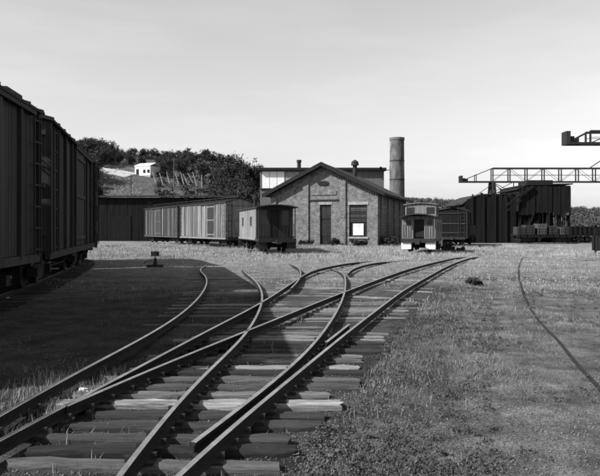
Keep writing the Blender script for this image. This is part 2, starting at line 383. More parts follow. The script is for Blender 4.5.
# ------------------------------------------------------------------ freight cars
def truck(parent, x, W, wr=.36, base=1.5):
    gauge = 1.435/2
    b = MB()
    for s in (-1, 1):
        b.prism([(x-base/2-.12, wr+.09),(x-base/2+.2, wr+.14),(x-.3, wr+.3),(x+.3, wr+.3),(x+base/2-.2, wr+.14),(x+base/2+.12, wr+.09),(x+base/2+.12, wr-.09),(x+base/2-.15, wr-.08),(x+.3, wr-.2),(x-.3, wr-.2),(x-base/2+.15, wr-.08),(x-base/2-.12, wr-.09)], 'y', s*(gauge+.2)-.05, s*(gauge+.2)+.05)
        for e in (-1, 1): b.box(x+e*base/2-.1, x+e*base/2+.1, s*(gauge+.25), s*(gauge+.37), wr-.1, wr+.1)
    b.box(x-.18, x+.18, -gauge-.15, gauge+.15, wr-.02, wr+.26)
    t = b.build('truck', M['iron'], parent)
    for e in (-1, 1):
        for s in (-1, 1):
            m = MB(); m.cyl((x+e*base/2, s*gauge-.07*s, wr), (x+e*base/2, s*gauge+.06*s, wr), wr, wr*.98, 20); m.cyl((x+e*base/2, s*gauge-.1*s, wr), (x+e*base/2, s*gauge-.065*s, wr), wr+.03, n=20)
            m.build('wheel', M['rail_rust'], t)
        m = MB(); m.cyl((x+e*base/2, -gauge, wr), (x+e*base/2, gauge, wr), .06, n=8); m.build('axle', M['iron'], t)
def ladder(parent, x0, x1, y, z0, z1, n, axis='x', name='ladder'):
    b = MB()
    for k in range(n):
        z = z0 + (z1 - z0) * k / (n - 1)
        if axis == 'x':
            b.bar((x0, y, z), (x1, y, z), .025)
        else: b.bar((y, x0, z), (y, x1, z), .025)
    for xx in (x0, x1):
        if axis == 'x': b.bar((xx, y, z0-.1), (xx, y, z1+.1), .03)
        else: b.bar((y, xx, z0-.1), (y, xx, z1+.1), .03)
    b.build(name, M['iron'], parent)
def boxcar(label, loc, rz, L, W, eave, peak, m_body, m_post, m_door, npost, stripes=None, group=None, door=1.9, hatches=None, boards=True, doorx=0.0):
    """origin at rail top under the middle; x runs along the car"""
    t = thing('boxcar', label, 'boxcar', loc, rz, group)
    z0 = .84; h = W/2
    b = MB(); b.prism([(-h+.03, z0), (h-.03, z0), (h-.03, eave-.02), (0, peak-.05), (-h+.03, eave-.02)], 'x', -L/2+.03, L/2-.03); b.build('body', m_body, t)
    if boards:
        b = MB(); nb = int(L/.13); wd = L/nb; rnd = random.Random(int(L*100+loc[0]*10))
        for s in (-1, 1):
            for k in range(nb):
                x = -L/2 + k*wd; dd = rnd.uniform(0, .012)
                if abs(x + wd/2 - doorx) < door/2 + .05: continue
                b.box(x+.006, x+wd-.006, s*(h-.035), s*(h-.002+dd), z0+.01, eave-.03)
            ne = int(W/.13)
            for k in range(ne):
                y = -h + k*W/ne
                b.box(s*(L/2-.035), s*(L/2-.004+rnd.uniform(0, .01)), y+.006, y+W/ne-.006, z0+.01, eave-.03)
        stuff(b.build('sheathing', m_body, t))
    for s in (-1, 1):
        xs = [-L/2+.05 + (L-.1)*k/(npost-1) for k in range(npost)]
        for k, x in enumerate(xs):
            if abs(x - doorx) < door/2 + .02: continue
            b = MB(); b.box(x-.055, x+.055, s*(h-.01), s*(h+.075), z0-.05, eave-.04); b.build('side_post', m_post, t)
        b = MB(); b.box(doorx-door/2, doorx+door/2, s*(h+.005), s*(h+.07), z0+.03, eave-.16)
        dr = b.build('door', m_door, t)
        b = MB()
        for z in (z0+.25, (z0+eave)/2, eave-.35): b.box(doorx-door/2+.04, doorx+door/2-.04, s*(h+.068), s*(h+.1), z-.05, z+.05)
        for x in (-door/2+.05, door/2-.05): b.box(doorx+x-.04, doorx+x+.04, s*(h+.069), s*(h+.098), z0+.05, eave-.2)
        b.build('door_frame', m_post, dr)
        b = MB(); b.box(doorx-door/2-.1, doorx+door*1.5, s*(h+.02), s*(h+.12), eave-.15, eave-.07); b.build('door_track', M['iron'], t)
        b = MB(); b.box(-L/2-.02, L/2+.02, s*(h-.05), s*(h+.06), z0-.16, z0-.002); b.build('side_sill', m_post, t)
    b = MB(); rt = .05
    for s in (-1, 1):
        b.prism([(0, peak), (0, peak-rt), (s*(h+.13), eave-rt-.01), (s*(h+.13), eave-.005)], 'x', -L/2-.1, L/2+.1)
    rf = b.build('roof', M['roof'], t)
    b = MB(); nr = int(L/.75)
    for k in range(nr+1):
        x = -L/2 + L*k/nr
        for s in (-1, 1): b.prism([(s*.02, peak+.03), (s*.02, peak-.02), (s*(h+.135), eave-.03), (s*(h+.135), eave+.03)], 'x', x-.025, x+.025)
    b.build('roof_seams', M['roof'], rf)
    b = MB()
    for k in range(3): b.box(-L/2-.3, L/2+.3, -.27+k*.185, -.1+k*.185, peak+.09, peak+.125)
    for k in range(8):
        x = -L/2 + L*(k+.5)/8; b.box(x-.04, x+.04, -.2, .2, peak-.03, peak+.089)
    b.build('running_board', M['car_near'], rf)
    for e in (-1, 1):
        for s in (-1, 1):
            ladder(t, *sorted((e*(L/2-.12), e*(L/2-.5))), s*(h+.11), z0+.1, eave-.25, 7)
        ladder(t, h-.55, h-.15, e*(L/2+.09), z0+.1, eave-.25, 7, 'y')
        for z in (z0+.4, (z0+eave)/2, eave-.3):
            b = MB(); b.box(e*(L/2-.01), e*(L/2+.06), -h+.03, h-.03, z-.05, z+.05); b.build('end_brace', m_post, t)
        b = MB(); b.box(e*(L/2-.05), e*(L/2+.14), -h+.1, h-.1, z0-.25, z0-.01); b.box(e*(L/2+.1), e*(L/2+.5), -.12, .12, z0-.24, z0-.02); b.box(e*(L/2+.42), e*(L/2+.56), -.16, .16, z0-.27, z0+.02)
        b.build('coupler', M['iron'], t)
        truck(t, e*(L/2-1.45), W)
    b = MB(); b.cyl((L/2+.16, h-.75, z0), (L/2+.16, h-.75, peak+.35), .018, n=6)
    for k in range(12):
        a0, a1 = 2*math.pi*k/12, 2*math.pi*(k+1)/12
        b.bar((L/2+.16+.24*math.cos(a0), h-.75+.24*math.sin(a0), peak+.36), (L/2+.16+.24*math.cos(a1), h-.75+.24*math.sin(a1), peak+.36), .03)
    for k in range(4):
        a0 = math.pi*k/2; b.bar((L/2+.16, h-.75, peak+.36), (L/2+.16+.24*math.cos(a0), h-.75+.24*math.sin(a0), peak+.36), .02)
    b.build('brake_wheel', M['iron'], t)
    b = MB(); b.box(-L/2+.1, L/2-.1, -.3, .3, z0-.3, z0-.002)
    for y in (-.85, -.45, .45, .85):
        b.bar((-L/2+1.2, y, z0-.12), (-1.4, y, z0-.5), .035); b.bar((-1.4, y, z0-.5), (1.4, y, z0-.5), .035); b.bar((1.4, y, z0-.5), (L/2-1.2, y, z0-.12), .035)
    b.build('underframe', M['iron'], t)
    for hx, s in hatches or ():
        b = MB(); sl = (peak - eave) / h
        for (u0, u1, zz) in ((-.36, .36, .16), (-.42, .42, .24)):
            b.box(hx+u0, hx+u1, s*(h-.62)-(.36 if zz < .2 else .4), s*(h-.62)+(.36 if zz < .2 else .4), eave + (0 if zz < .2 else .17), eave+zz+.03)
        b.build('ice_hatch', M['iron'], t)
    for s_, xa, xb, mm in stripes or ():
        b = MB(); b.box(xa, xb, s_*(h-.01), s_*(h+.035), z0+.05, eave-.12); o = b.build('side_panel', mm, t)
    return t
def car_between(right_near, right_far, W):
    "car whose right-hand side runs from one ground point to another: centre, heading, length"
    p, q = Vector(right_near), Vector(right_far); u = (q - p).normalized(); n = Vector((-u.y, u.x))
    c = (p + q)/2 + n*W/2; return c, math.atan2(u.y, u.x), (q - p).length
left_track = thing('siding_track', 'shaded siding rails beneath the dark row of boxcars at left', 'railway track')
rows = [((-4.45, 4.85), (-5.33, 12.15)), ((-5.45, 12.95), (-7.45, 21.6)), ((-7.66, 22.5), (-10.4, 30.4))]
labs = ['dark reefer style boxcar nearest the camera at the left edge, with ice hatches',
        'dark boxcar in the middle of the shaded row at left',
        'farthest boxcar of the dark row at left, partly hidden by its neighbour']
cl = []
for i, ((a, b_), lb) in enumerate(zip(rows, labs)):
    c, rz, L_ = car_between(a, b_, 2.8)
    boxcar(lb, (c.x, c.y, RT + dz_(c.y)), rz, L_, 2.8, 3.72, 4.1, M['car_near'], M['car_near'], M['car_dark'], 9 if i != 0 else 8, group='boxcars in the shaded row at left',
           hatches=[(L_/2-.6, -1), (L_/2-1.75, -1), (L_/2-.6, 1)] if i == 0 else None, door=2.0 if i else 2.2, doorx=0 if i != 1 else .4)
    u = Vector((math.cos(rz), math.sin(rz)))
    if i == 0: cl.append(c - u*9)
    cl += [c - u*(L_/2-1.4), c + u*(L_/2-1.4)]
cl.append(cl[-1] + Vector((-4, 8)))
cll = smooth_line(cl, .5)
rail(off(cll, -.7175), TIE_TOP, left_track); rail(off(cll, .7175), TIE_TOP, left_track)
for i in range(0, len(cll)-1, 1):
    p = cll[i]; q = (cll[i+1] - p).normalized(); nn = Vector((q.y, -q.x)); 
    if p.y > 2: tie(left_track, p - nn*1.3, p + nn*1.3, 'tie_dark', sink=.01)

# two cars in the middle distance
u = Vector((-.534, .845)); nr = Vector((-.845, -.534))          # along the track, out of the lit side
near = Vector((lat(226, 54), 54.0))
for i, (lb, mb, mp_, md) in enumerate((('pale sunlit boxcar with dark door opening, end ladder facing the brick building', M['car_pale'], M['car_pale'], M['car_dark']),
                                       ('dull grey boxcar coupled behind the pale sunlit one', M['car_grey'], M['car_grey'], M['car_dark']))):
    L_ = 11.2; a = near + u*(i*(L_+.75)); c = a + u*L_/2 - nr*1.4
    rz = math.atan2(u.y, u.x)
    # left side of the heading is the lit side (+y local)
    st = [(1, x, x+w_, M['car_mid'] if i == 0 else M['car_dark']) for x, w_ in (((-4.2, .35), (1.4, .5), (2.5, .35), (4.0, .3)) if i == 0 else ((-3.6, .6), (-1.9, .7), (2.2, .5), (3.9, .4)))]
    st += [(1, -1.1 if i else 3.05, -.75 if i else 3.3, M['caboose_pale'])]
    boxcar(lb, (c.x, c.y, RT - .35), rz, L_, 2.8, 4.05, 4.45, mb, mp_, md, 11, st, group='boxcars parked in the middle distance', door=1.7, doorx=-2.4 if i == 0 else .4, boards=True)

# ------------------------------------------------------------------ cabooses
def steps(t, x, s, h, m):
    b = MB()
    for k in range(3): b.box(x-.28, x+.28, s*(h-.32)-.3, s*(h-.32)+.3, .3+k*.24, .335+k*.24)
    for e in (-1, 1): b.box(x+e*.3-.02, x+e*.3+.02, s*(h-.32)-.33, s*(h-.32)+.33, .24, .86)
    b.build('steps', m, t)
def caboose_base(t, L, W, m):
    b = MB(); b.box(-L/2, L/2, -W/2, W/2, .78, .95); b.box(-L/2-.1, -L/2+.02, -W/2, W/2, .7, .97); b.box(L/2-.02, L/2+.1, -W/2, W/2, .7, .97); b.build('floor_frame', m, t)
    for e in (-1, 1):
        b = MB(); b.box(e*(L/2+.1), e*(L/2+.5), -.12, .12, .62, .84); b.box(e*(L/2+.42), e*(L/2+.56), -.16, .16, .58, .88); b.build('coupler', M['iron'], t)
        truck(t, e*(L/2-1.7), W)
def wall_with_holes(b, x0, x1, z0, z1, holes, place):
    "panels round rectangular holes; holes sorted along x, not overlapping; place(xa,xb,za,zb)"
    x = x0
    for (a, c, za, zb) in holes:
        place(x, a, z0, z1)
        if za > z0: place(a, c, z0, za)
        if zb < z1: place(a, c, zb, z1)
        x = c
    place(x, x1, z0, z1)
def caboose(label, corner, yaw, L, W, eave, peak, porch, m, cupola=None, side_holes=(), white_steps=True, m_end=None, panels=True):
    """front end faces the camera; local -x is the front; +y is the left side seen from the camera"""
    fx = Vector((math.sin(yaw), math.cos(yaw)))                  # heading away from the camera
    lf = Vector((-fx.y, fx.x))
    c = Vector(corner) + fx*L/2 - lf*W/2
    t = thing('caboose', label, 'caboose', (c.x, c.y, RT + dz_(c.y)), math.atan2(fx.y, fx.x), 'cabooses in the yard')
    h = W/2; z0 = .95; xf = -L/2 + porch; xb = L/2 - porch*.6
    caboose_base(t, L, W, M['iron'])
    m_end = m_end or m
    for s in (-1, 1):
        b = MB(); hs = [(a, c2, za, zb) for a, c2, za, zb in side_holes]
        wall_with_holes(b, xf, xb, z0, eave, hs, lambda xa, xc, za, zb: b.box(xa, xc, s*(h-.06), s*h, za, zb) if xc > xa else None)
        wl = b.build('side_wall', m, t)
        for a, c2, za, zb in hs:
            b = MB(); b.box(a+.001, c2-.001, s*(h-.05), s*(h-.035), za, zb); b.build('window_pane', M['glass'], t)
            b = MB()
            for (p0, p1, q0, q1) in ((a-.06, c2+.06, zb, zb+.07), (a-.06, c2+.06, za-.07, za), (a-.06, a, za, zb), (c2, c2+.06, za, zb)): b.box(p0, p1, s*(h+.002), s*(h+.03), q0, q1)
            b.build('window_frame', m, t)
        b = MB(); nb = int((xb-xf)/.11)
        for k in range(nb): 
            x = xf + (xb-xf)*(k+.5)/nb
            if not any(a-.08 < x < c2+.08 for a, c2, _, _ in hs): b.box(x-.045, x+.045, s*(h-.005), s*(h+.008), z0+.02, eave-.03)
        stuff(b.build('sheathing', m, t))
        b = MB(); b.box(xf-.01, xb+.01, s*(h+.004), s*(h+.05), z0-.1, z0+.06); b.box(xf-.01, xb+.01, s*(h+.004), s*(h+.04), eave-.1, eave-.02); b.build('trim', m, t)
    # end wall with a door and two windows
    dz = eave + .05
    holes = [(-h+.26, -.55, z0+.95, eave-.22), (-.36, .36, z0+.02, eave-.18), (.55, h-.26, z0+.95, eave-.22)]
    b = MB(); wall_with_holes(b, -h+.07, h-.07, z0, dz, holes, lambda ya, yb, za, zb: b.box(xf, xf+.06, ya, yb, za, zb)); b.build('end_wall', m_end, t)
    for k, (a, c2, za, zb) in enumerate(holes):
        b = MB(); b.box(xf+.035, xf+.05, a+.001, c2-.001, za, zb); b.build('door' if k == 1 else 'window_pane', M['black'] if k == 1 else M['glass'], t)
    b = MB(); b.box(xb-.06, xb, -h+.07, h-.07, z0, dz); b.build('end_wall', m, t)
    # arched roof
    arc = [(-h-.12 + (W+.24)*k/10, eave + (peak-eave)*(1-(2*k/10-1)**2)) for k in range(11)]
    b = MB(); b.prism(arc + [(y, z-.07) for y, z in arc[::-1]], 'x', -L/2-.12, L/2+.12); b.build('roof', M['roof'], t)
    for e, xw in ((-1, xf), (1, xb)):
        ex = e*(L/2-.06)
        for s in (-1, 1):
            b = MB(); b.bar((ex, s*(h-.05), .95), (ex, s*(h-.05), eave-.05), .06); b.build('porch_post', m_end, t)
            b = MB(); b.box(ex-.02, ex+.02, s*.42 if s > 0 else -h+.1, h-.1 if s > 0 else s*.42, 1.02, 1.85 if panels else 1.12); rl = b.build('railing_panel', m_end if panels else M['iron'], t)
            b = MB()
            for k in range(4): y = s*(.5 + k*(h-.65)/3); b.bar((ex+e*.03, y, 1.0), (ex+e*.03, y, 1.9), .03)
            b.bar((ex+e*.03, s*.42, 1.9), (ex+e*.03, s*(h-.1), 1.9), .04); b.build('railing_bars', M['iron'], rl)
            steps(t, e*(L/2-.34), s, h, M['white'] if white_steps else M['iron'])
    if cupola:
        ca, cb, cw, ch = cupola; zb0 = eave + .06; zt = peak + ch; hw = cw/2
        cu = thing_part('cupola', t)
        holes = [(-hw+.1, -.42, zt-.72, zt-.22), (.42, hw-.1, zt-.72, zt-.22)]
        for x in (ca, cb):
            b = MB(); wall_with_holes(b, -hw, hw, zb0, zt, holes, lambda ya, yb, za, zb: b.box(x-.03, x+.03, ya, yb, za, zb)); b.build('cupola_wall', m_end, cu)
            for (a, c2, za, zb) in holes:
                b = MB(); b.box(x-.008, x+.008, a+.001, c2-.001, za, zb); b.build('cupola_window', M['glass'], cu)
        for s in (-1, 1):
            b = MB(); wall_with_holes(b, ca+.031, cb-.031, zb0, zt, [(ca+.3, cb-.3, zt-.72, zt-.22)], lambda xa, xc, za, zb: b.box(xa, xc, s*(hw-.03)-.03, s*(hw-.03)+.03, za, zb)); b.build('cupola_wall', m, cu)
            b = MB(); b.box(ca+.31, cb-.31, s*(hw-.03)-.008, s*(hw-.03)+.008, zt-.72, zt-.22); b.build('cupola_window', M['glass'], cu)
        ar = [(-hw-.12 + (cw+.24)*k/8, zt + .12*(1-(2*k/8-1)**2)) for k in range(9)]
        b = MB(); b.prism(ar + [(y, z-.06) for y, z in ar[::-1]], 'x', ca-.15, cb+.15); b.build('cupola_roof', m_end, cu)
    b = MB(); b.cyl((1.6, .5, eave), (1.6, .5, peak+.75), .08, n=10); b.cyl((1.6, .5, peak+.72), (1.6, .5, peak+.84), .14, .03, n=10); b.build('stove_pipe', M['iron'], t)
    return t
def thing_part(name, parent):
    o = bpy.data.objects.new(name, None); COL.objects.link(o); o.parent = parent; return o
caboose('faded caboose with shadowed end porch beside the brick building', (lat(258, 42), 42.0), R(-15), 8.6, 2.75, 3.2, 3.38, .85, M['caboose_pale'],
        side_holes=((-1.95, -1.25, 1.85, 2.55), (1.6, 2.3, 1.85, 2.55)), white_steps=False, m_end=M['car_dark'], panels=False)  # dark end colour paints in the shade below the porch roof
caboose('small caboose with square cupola and white corner steps in front of the stack', (lat(401.5, 42), 42.0), R(17), 7.6, 2.3, 2.5, 2.72, .7, M['caboose_grey'],
        cupola=(-2.1, .1, 2.2, .7), side_holes=((-1.6, -.9, 1.5, 2.1), (1.2, 1.9, 1.5, 2.1)), m_end=M['caboose_grey'])

# ------------------------------------------------------------------ brick engine house
BY = R(18)
fr = Vector((math.cos(BY), -math.sin(BY)))                       # along the front, left to right
bk = Vector((math.sin(BY), math.cos(BY)))
rc = Vector((lat(378, 60), 60.0)); BW_, BL_ = 11.4, 20.0
org = rc - fr*BW_/2
house = thing('brick_engine_house', 'gabled brick engine house with tall dark door and half boarded window', 'building', (org.x, org.y, -.45), -BY)
hw = BW_/2; EV, PK = 5.5, 8.3                                   # local x across front, y into the depth
def gz(x): return PK - (PK-EV)*abs(x)/hw
DX = (-.35, .85, .0, 4.35); WX = (2.75, 4.6, 1.05, 4.3)
b = MB()
def gable_piece(xa, xb, za): b.prism([(xa, za), (xb, za), (xb, gz(xb)), (xa, gz(xa))] if xa*xb >= 0 else [(xa, za), (xb, za), (xb, gz(xb)), (0, gz(0)), (xa, gz(xa))], 'y', 0, .45)
gable_piece(-hw, DX[0], 0); gable_piece(DX[0], DX[1], DX[3]); gable_piece(DX[1], WX[0], 0); gable_piece(WX[0], WX[1], WX[3]); gable_piece(WX[1], hw, 0)
b.box(WX[0], WX[1], 0, .45, 0, WX[2]); b.build('front_wall', M['brick'], house)
b = MB(); b.box(hw-.45, hw, .451, BL_, 0, EV); b.build('right_wall', M['brick'], house)
b = MB(); b.box(-hw, -hw+.45, .451, BL_, 0, EV); b.build('left_wall', M['brick'], house)
b = MB(); b.prism([(-hw+.451, 0), (hw-.451, 0), (hw-.451, EV), (0, PK-.2), (-hw+.451, EV)], 'y', BL_-.45, BL_); b.build('rear_wall', M['brick'], house)
for x in (-hw+.3, -1.85, 2.1, hw-.3):
    b = MB(); b.box(x-.3, x+.3, -.16, -.002, 0, gz(abs(x)+.3)-.3); b.build('pilaster', M['brick'], house)
for k in range(3, 8):                                            # buttresses along the side
    y = 1.5 + (k-3)*4.2; b = MB(); b.box(hw+.002, hw+.18, y-.3, y+.3, 0, EV-.4); b.build('pilaster', M['brick'], house)
for s in (-1, 1):                                                # stepped corbel under the rake
    for k in range(24):
        xa = .12 + k*.24
        if xa + .2 > hw: break
        b = MB(); b.box(s*xa if s > 0 else -xa-.16, s*xa+.16 if s > 0 else -xa, -.1, -.003, gz(xa+.16)-.42, gz(xa+.16)-.14); b.build('corbel', M['brick'], house)
b = MB(); b.box(-1.5, 1.75, -.1, -.004, 4.75, 4.88); b.build('string_course', M['iron'], house)
b = MB(); b.box(-1.2, 1.4, -.08, -.005, 5.35, 5.75); b.build('name_panel', M['brick'], house)
b = MB()
b.prism([(.02+.62*math.cos(2*math.pi*k/20), 6.55+.24*math.sin(2*math.pi*k/20)) for k in range(20)], 'y', -.1, -.003); b.build('oval_louvre', M['black'], house)
b = MB(); b.box(DX[0]-.12, DX[1]+.12, -.05, -.003, DX[3], DX[3]+.28); b.build('door_lintel', M['stone'], house)
b = MB(); b.box(DX[0], DX[1], .2, .26, 0, DX[3]); dr = b.build('door', M['black'], house)
b = MB()
for z in (.08, 1.25, 2.6, 3.0, 4.25): b.box(DX[0]+.02, DX[1]-.02, .16, .199, z-.06, z+.06)
for x in (DX[0]+.06, (DX[0]+DX[1])/2, DX[1]-.06): b.box(x-.05, x+.05, .165, .198, 0, DX[3])
b.build('door_rails', M['car_dark'], dr)
for z0_, z1_ in ((1.35, 2.5), (3.1, 4.2)):
    b = MB(); b.box(DX[0]+.1, DX[1]-.1, .195, .2, z0_, z1_); b.build('door_pane', M['glass'], dr)
win = thing_part('window', house)
b = MB()
for (a, c2, za, zb) in ((WX[0], WX[0]+.1, WX[2], WX[3]), (WX[1]-.1, WX[1], WX[2], WX[3]), (WX[0]+.1, WX[1]-.1, WX[3]-.1, WX[3]), (WX[0]+.1, WX[1]-.1, WX[2], WX[2]+.1), (WX[0]+.1, WX[1]-.1, 2.55, 2.67)): b.box(a, c2, .1, .22, za, zb)
b.build('frame', M['car_dark'], win)
b = MB(); b.box(WX[0]+.38, WX[1]-.38, .06, .09, 1.22, 2.4); b.build('white_board', M['dirty_white'], win)
b = MB(); b.box(WX[0]+.1, WX[1]-.1, .18, .2, WX[2]+.1, WX[3]-.1); b.build('pane', M['black'], win)
for k in range(8):
    b = MB(); z = 2.72 + k*.19; b.box(WX[0]+.11, WX[1]-.11, .1, .13, z, z+.14); b.build('slat', M['car_grey'] if k in (2, 5, 6) else M['car_dark'], win)
b = MB(); b.box(WX[0]-.12, WX[1]+.12, -.12, .1, WX[2]-.16, WX[2]-.003); b.build('sill', M['stone'], win)
b = MB(); b.box(WX[0]-.12, WX[1]+.12, -.05, -.003, WX[3]+.003, WX[3]+.3); b.build('lintel', M['stone'], win)
b = MB(); th = .22
for s in (-1, 1):
    ex = hw + .75; ez = PK + .12 - (PK-EV)/hw*ex
    b.prism([(0, PK+.12+th), (0, PK+.12), (s*ex, ez), (s*ex, ez+th)], 'y', -.7, BL_+.5)
rf = b.build('roof', M['roof'], house)
for s in (-1, 1):
    b = MB(); ex = hw + .78; ez = PK + .12 - (PK-EV)/hw*ex
    b.prism([(0, PK+.4), (0, PK-.02), (s*ex, ez-.12), (s*ex, ez+.28)], 'y', -.76, -.701); b.build('barge_board', M['black'], rf)
b = MB(); b.cyl((1.3, 9, PK-1), (1.3, 9, PK+1.0), .26, n=12); b.cyl((1.3, 9, PK+.95), (1.3, 9, PK+1.35), .48, .4, n=12); b.cyl((1.3, 9, PK+1.35), (1.3, 9, PK+1.6), .42, .06, n=12); b.build('roof_vent', M['iron'], rf)
# the stack
st = thing('smoke_stack', 'tall mottled round chimney stack behind the brick engine house', 'chimney', (lat(397, 84), 84.0, -.4))
zt = zat(138, 84) + .4
b = MB(); b.cyl((0, 0, 0), (0, 0, zt-.35), 1.12, .98, n=32); b.build('shaft', M['stack'], st)
b = MB(); b.cyl((0, 0, zt-.35), (0, 0, zt), 1.05, 1.05, n=32); b.build('cap_band', M['stack'], st)
b = MB(); b.cyl((0, 0, zt), (0, 0, zt+.02), .75, n=32); b.build('flue_mouth', M['black'], st)
for z in (3.0, 6.0, 8.6, 11.2):
    b = MB(); b.cyl((0, 0, z), (0, 0, z+.12), 1.15 - .14*z/zt, n=32); b.build('iron_band', M['iron'], st)
# taller shed behind
d_ = 92.0; sx0, sx1 = lat(260, d_), lat(384, d_); ztop = zat(168, d_)
shed = thing('machine_shed', 'tall flat roofed shed with white upper windows rising behind the brick house', 'building', ((sx0+sx1)/2, d_, -.4))
hwid = (sx1-sx0)/2; ztop += .4
b = MB(); b.box(-hwid, hwid, 0, 14, 0, ztop-.4); b.build('wall', M['shed_grey'], shed)
b = MB(); b.box(-hwid-.3, hwid+.3, -.6, 14.4, ztop-.38, ztop); b.build('roof', M['black'], shed)
for k in range(3):
    b = MB(); xa = -hwid+.35+k*1.15; b.box(xa, xa+1.08, -.06, -.004, ztop-3.1, ztop-.55); b.build('white_panel', M['white'], shed)
b = MB(); b.box(-hwid+3.9, -hwid+6.0, -.05, -.004, ztop-3.0, ztop-.6); b.build('grey_panel', M['stone'], shed)
b = MB(); b.box(-hwid+.05, -hwid+6.2, -.12, -.004, ztop-3.35, ztop-3.15); b.build('ledge', M['black'], shed)
px = lat(299, d_) - (sx0+sx1)/2
b = MB(); b.cyl((px, 1, ztop-.2), (px, 1, zat(159, d_)+.1), .3, n=12); b.cyl((px, 1, zat(159, d_)), (px, 1, zat(158, d_)+.2), .38, n=12); b.build('vent_pipe', M['roof'], shed)
b = MB(); x = hwid + .3; b.bar((x-3, -.4, ztop-.35), (x+.9, -.4, ztop-.35), .1); b.bar((x-1.5, -.4, ztop-1.0), (x+.2, -.4, ztop-.35), .07); b.box(x+.5, x+1.1, -.6, -.2, ztop-.9, ztop+.35); b.box(x-1.0, x-.7, -.6, -.2, ztop-.3, ztop+.15); b.build('lamp_bracket', M['iron'], shed)

# long dark shed behind the middle boxcars
d_ = 84.0; x0, x1 = lat(92, d_), lat(236, d_); zt = zat(195.5, d_) + .4
ls = thing('board_shed', 'long low dark board shed behind the boxcars at the foot of the hill', 'shed', ((x0+x1)/2, d_, -.4)); hwid = (x1-x0)/2
b = MB(); b.box(-hwid, hwid, 0, 6, 0, zt-.3); b.build('wall', M['soot_board'], ls)
b = MB(); rnd = random.Random(3); k = -hwid
while k < hwid:
    wd = rnd.uniform(.22, .34); b.box(k+.01, k+wd-.015, -.05-rnd.uniform(0, .04), -.003, .05, zt-.35-rnd.uniform(0, .1)); k += wd
stuff(b.build('siding_boards', M['soot_board'], ls))
b = MB(); b.prism([(-.6, zt-.25), (-.6, zt-.05), (6.6, zt+.35), (6.6, zt+.15)], 'x', -hwid-.4, hwid+.4); b.build('roof', M['roof'], ls)
for xx in (-13.5, -6, 4, 12):
    b = MB(); b.box(xx-1.4, xx+1.4, -.14, -.1, .1, 3.6); b.build('door', M['soot_board'], ls)

# ------------------------------------------------------------------ coal tipple, dark shed and cars at right
d_ = 74.0
def boards(b, xa, xb, y, z0, z1, rnd, w0=.24, w1=.36, jag=.12, depth=.08):
    x = xa
    while x < xb - .05:
        wd = min(rnd.uniform(w0, w1), xb - x); b.box(x+.012, x+wd-.012, y-depth*rnd.uniform(.4, 1), y, z0+rnd.uniform(-.05, .1), z1(x)-rnd.uniform(0, jag)); x += wd
ds = thing('corrugated_shed', 'sooty black shed with sagging roof left of the tipple', 'shed', (lat(490, d_), d_, -.35)); xa, xb = lat(465, d_)-lat(490, d_), lat(516, d_)-lat(490, d_)
top = lambda x: 4.95 + .95*min(1, max(0, (x-xa)/1.9))**.6
b = MB(); b.prism([(xa, 0), (xb, 0), (xb, 5.75), (xa+1.9, 5.75), (xa+.6, 5.35), (xa, 4.8)], 'y', 0, 9); b.build('wall', M['soot_board'], ds)
b = MB(); boards(b, xa, xb, -.003, .1, lambda x: top(x)+.35, random.Random(8), .2, .34, .75); stuff(b.build('siding_boards', M['soot_board'], ds))
b = MB()
for (p, q) in (((xa-.3, 4.75), (xa+.65, 5.45)), ((xa+.65, 5.45), (xa+2.0, 5.92)), ((xa+2.0, 5.92), (xb-.01, 5.98))):
    b.prism([(p[0], p[1]), (q[0], q[1]), (q[0], q[1]+.14), (p[0], p[1]+.14)], 'y', .02, 9.3)
b.build('roof', M['roof'], ds)
for k in range(4):
    b = MB(); x = xa+.9+k*1.4; b.box(x-.07, x+.07, -.22, -.09, 0, 5.7+.5*random.random()); b.build('side_post', M['soot_board'], ds)

tp = thing('coal_tipple', 'black timber coal tipple standing on posts above the flatcar at right', 'tipple', (lat(541, d_), d_-1.0, -.35))
xa, xb = lat(516, d_)-lat(541, d_), lat(567, d_)-lat(541, d_)
b = MB(); b.box(xa, xb, 0, 7, 3.9, 7.0); b.build('bin', M['soot_board'], tp)
b = MB(); rb = random.Random(9)
for q in range(3): boards(b, xa+(xb-xa)*q/3, xa+(xb-xa)*(q+1)/3-(.12 if q < 2 else 0), -.003, 3.75-rb.uniform(0, .7), lambda x: 7.0, rb, .18, .4, .3, .12)
stuff(b.build('siding_boards', M['soot_board'], tp))
b = MB(); b.prism([(xa-.2, 6.5), (xa+.9, 7.05), (xb+.25, 7.15), (xb+.25, 7.28), (xa+.9, 7.2), (xa-.2, 6.65)], 'y', -.12, 7.3); b.build('roof', M['black'], tp)
for k in range(3):
    b = MB(); x = xa+.5+k*1.9; b.bar((x, -.3, .2), (x+1.3, -.25, 3.9), .13); b.build('brace', M['soot_board'], tp)
b = MB(); b.bar((xa-1.6, -.4, 4.6), (xa+1.6, -.3, 6.9), .22); b.bar((xa-1.6, -.4, 3.9), (xa+.2, -.3, 5.2), .16); b.build('conveyor_arm', M['soot_board'], tp)
b = MB(); b.box(lat(527, d_)-lat(541, d_), lat(553, d_)-lat(541, d_), 1, 4, 7.2, 7.75); b.build('roof_monitor', M['black'], tp)
for k in range(6):
    for y in (.25, 3.4, 6.6):
        b = MB(); x = xa+.15+(xb-xa-.3)*k/5; b.box(x-.12, x+.12, y-.12, y+.12, 0, 3.899); b.build('post', M['soot_board'], tp)
rnd = random.Random(12)
for k in range(26):
    x = xa + .1 + (xb-xa-.2)*k/25
    if rnd.random() < .8:
        b = MB(); b.box(x-.05, x+.05, .3, .38, 1.2, 3.88); b.build('slat', M['car_grey'] if rnd.random() < .35 else M['soot_board'], tp)
b = MB(); b.box(xa, xb, 5.2, 5.4, 0, 3.898); b.build('rear_wall', M['soot_board'], tp)
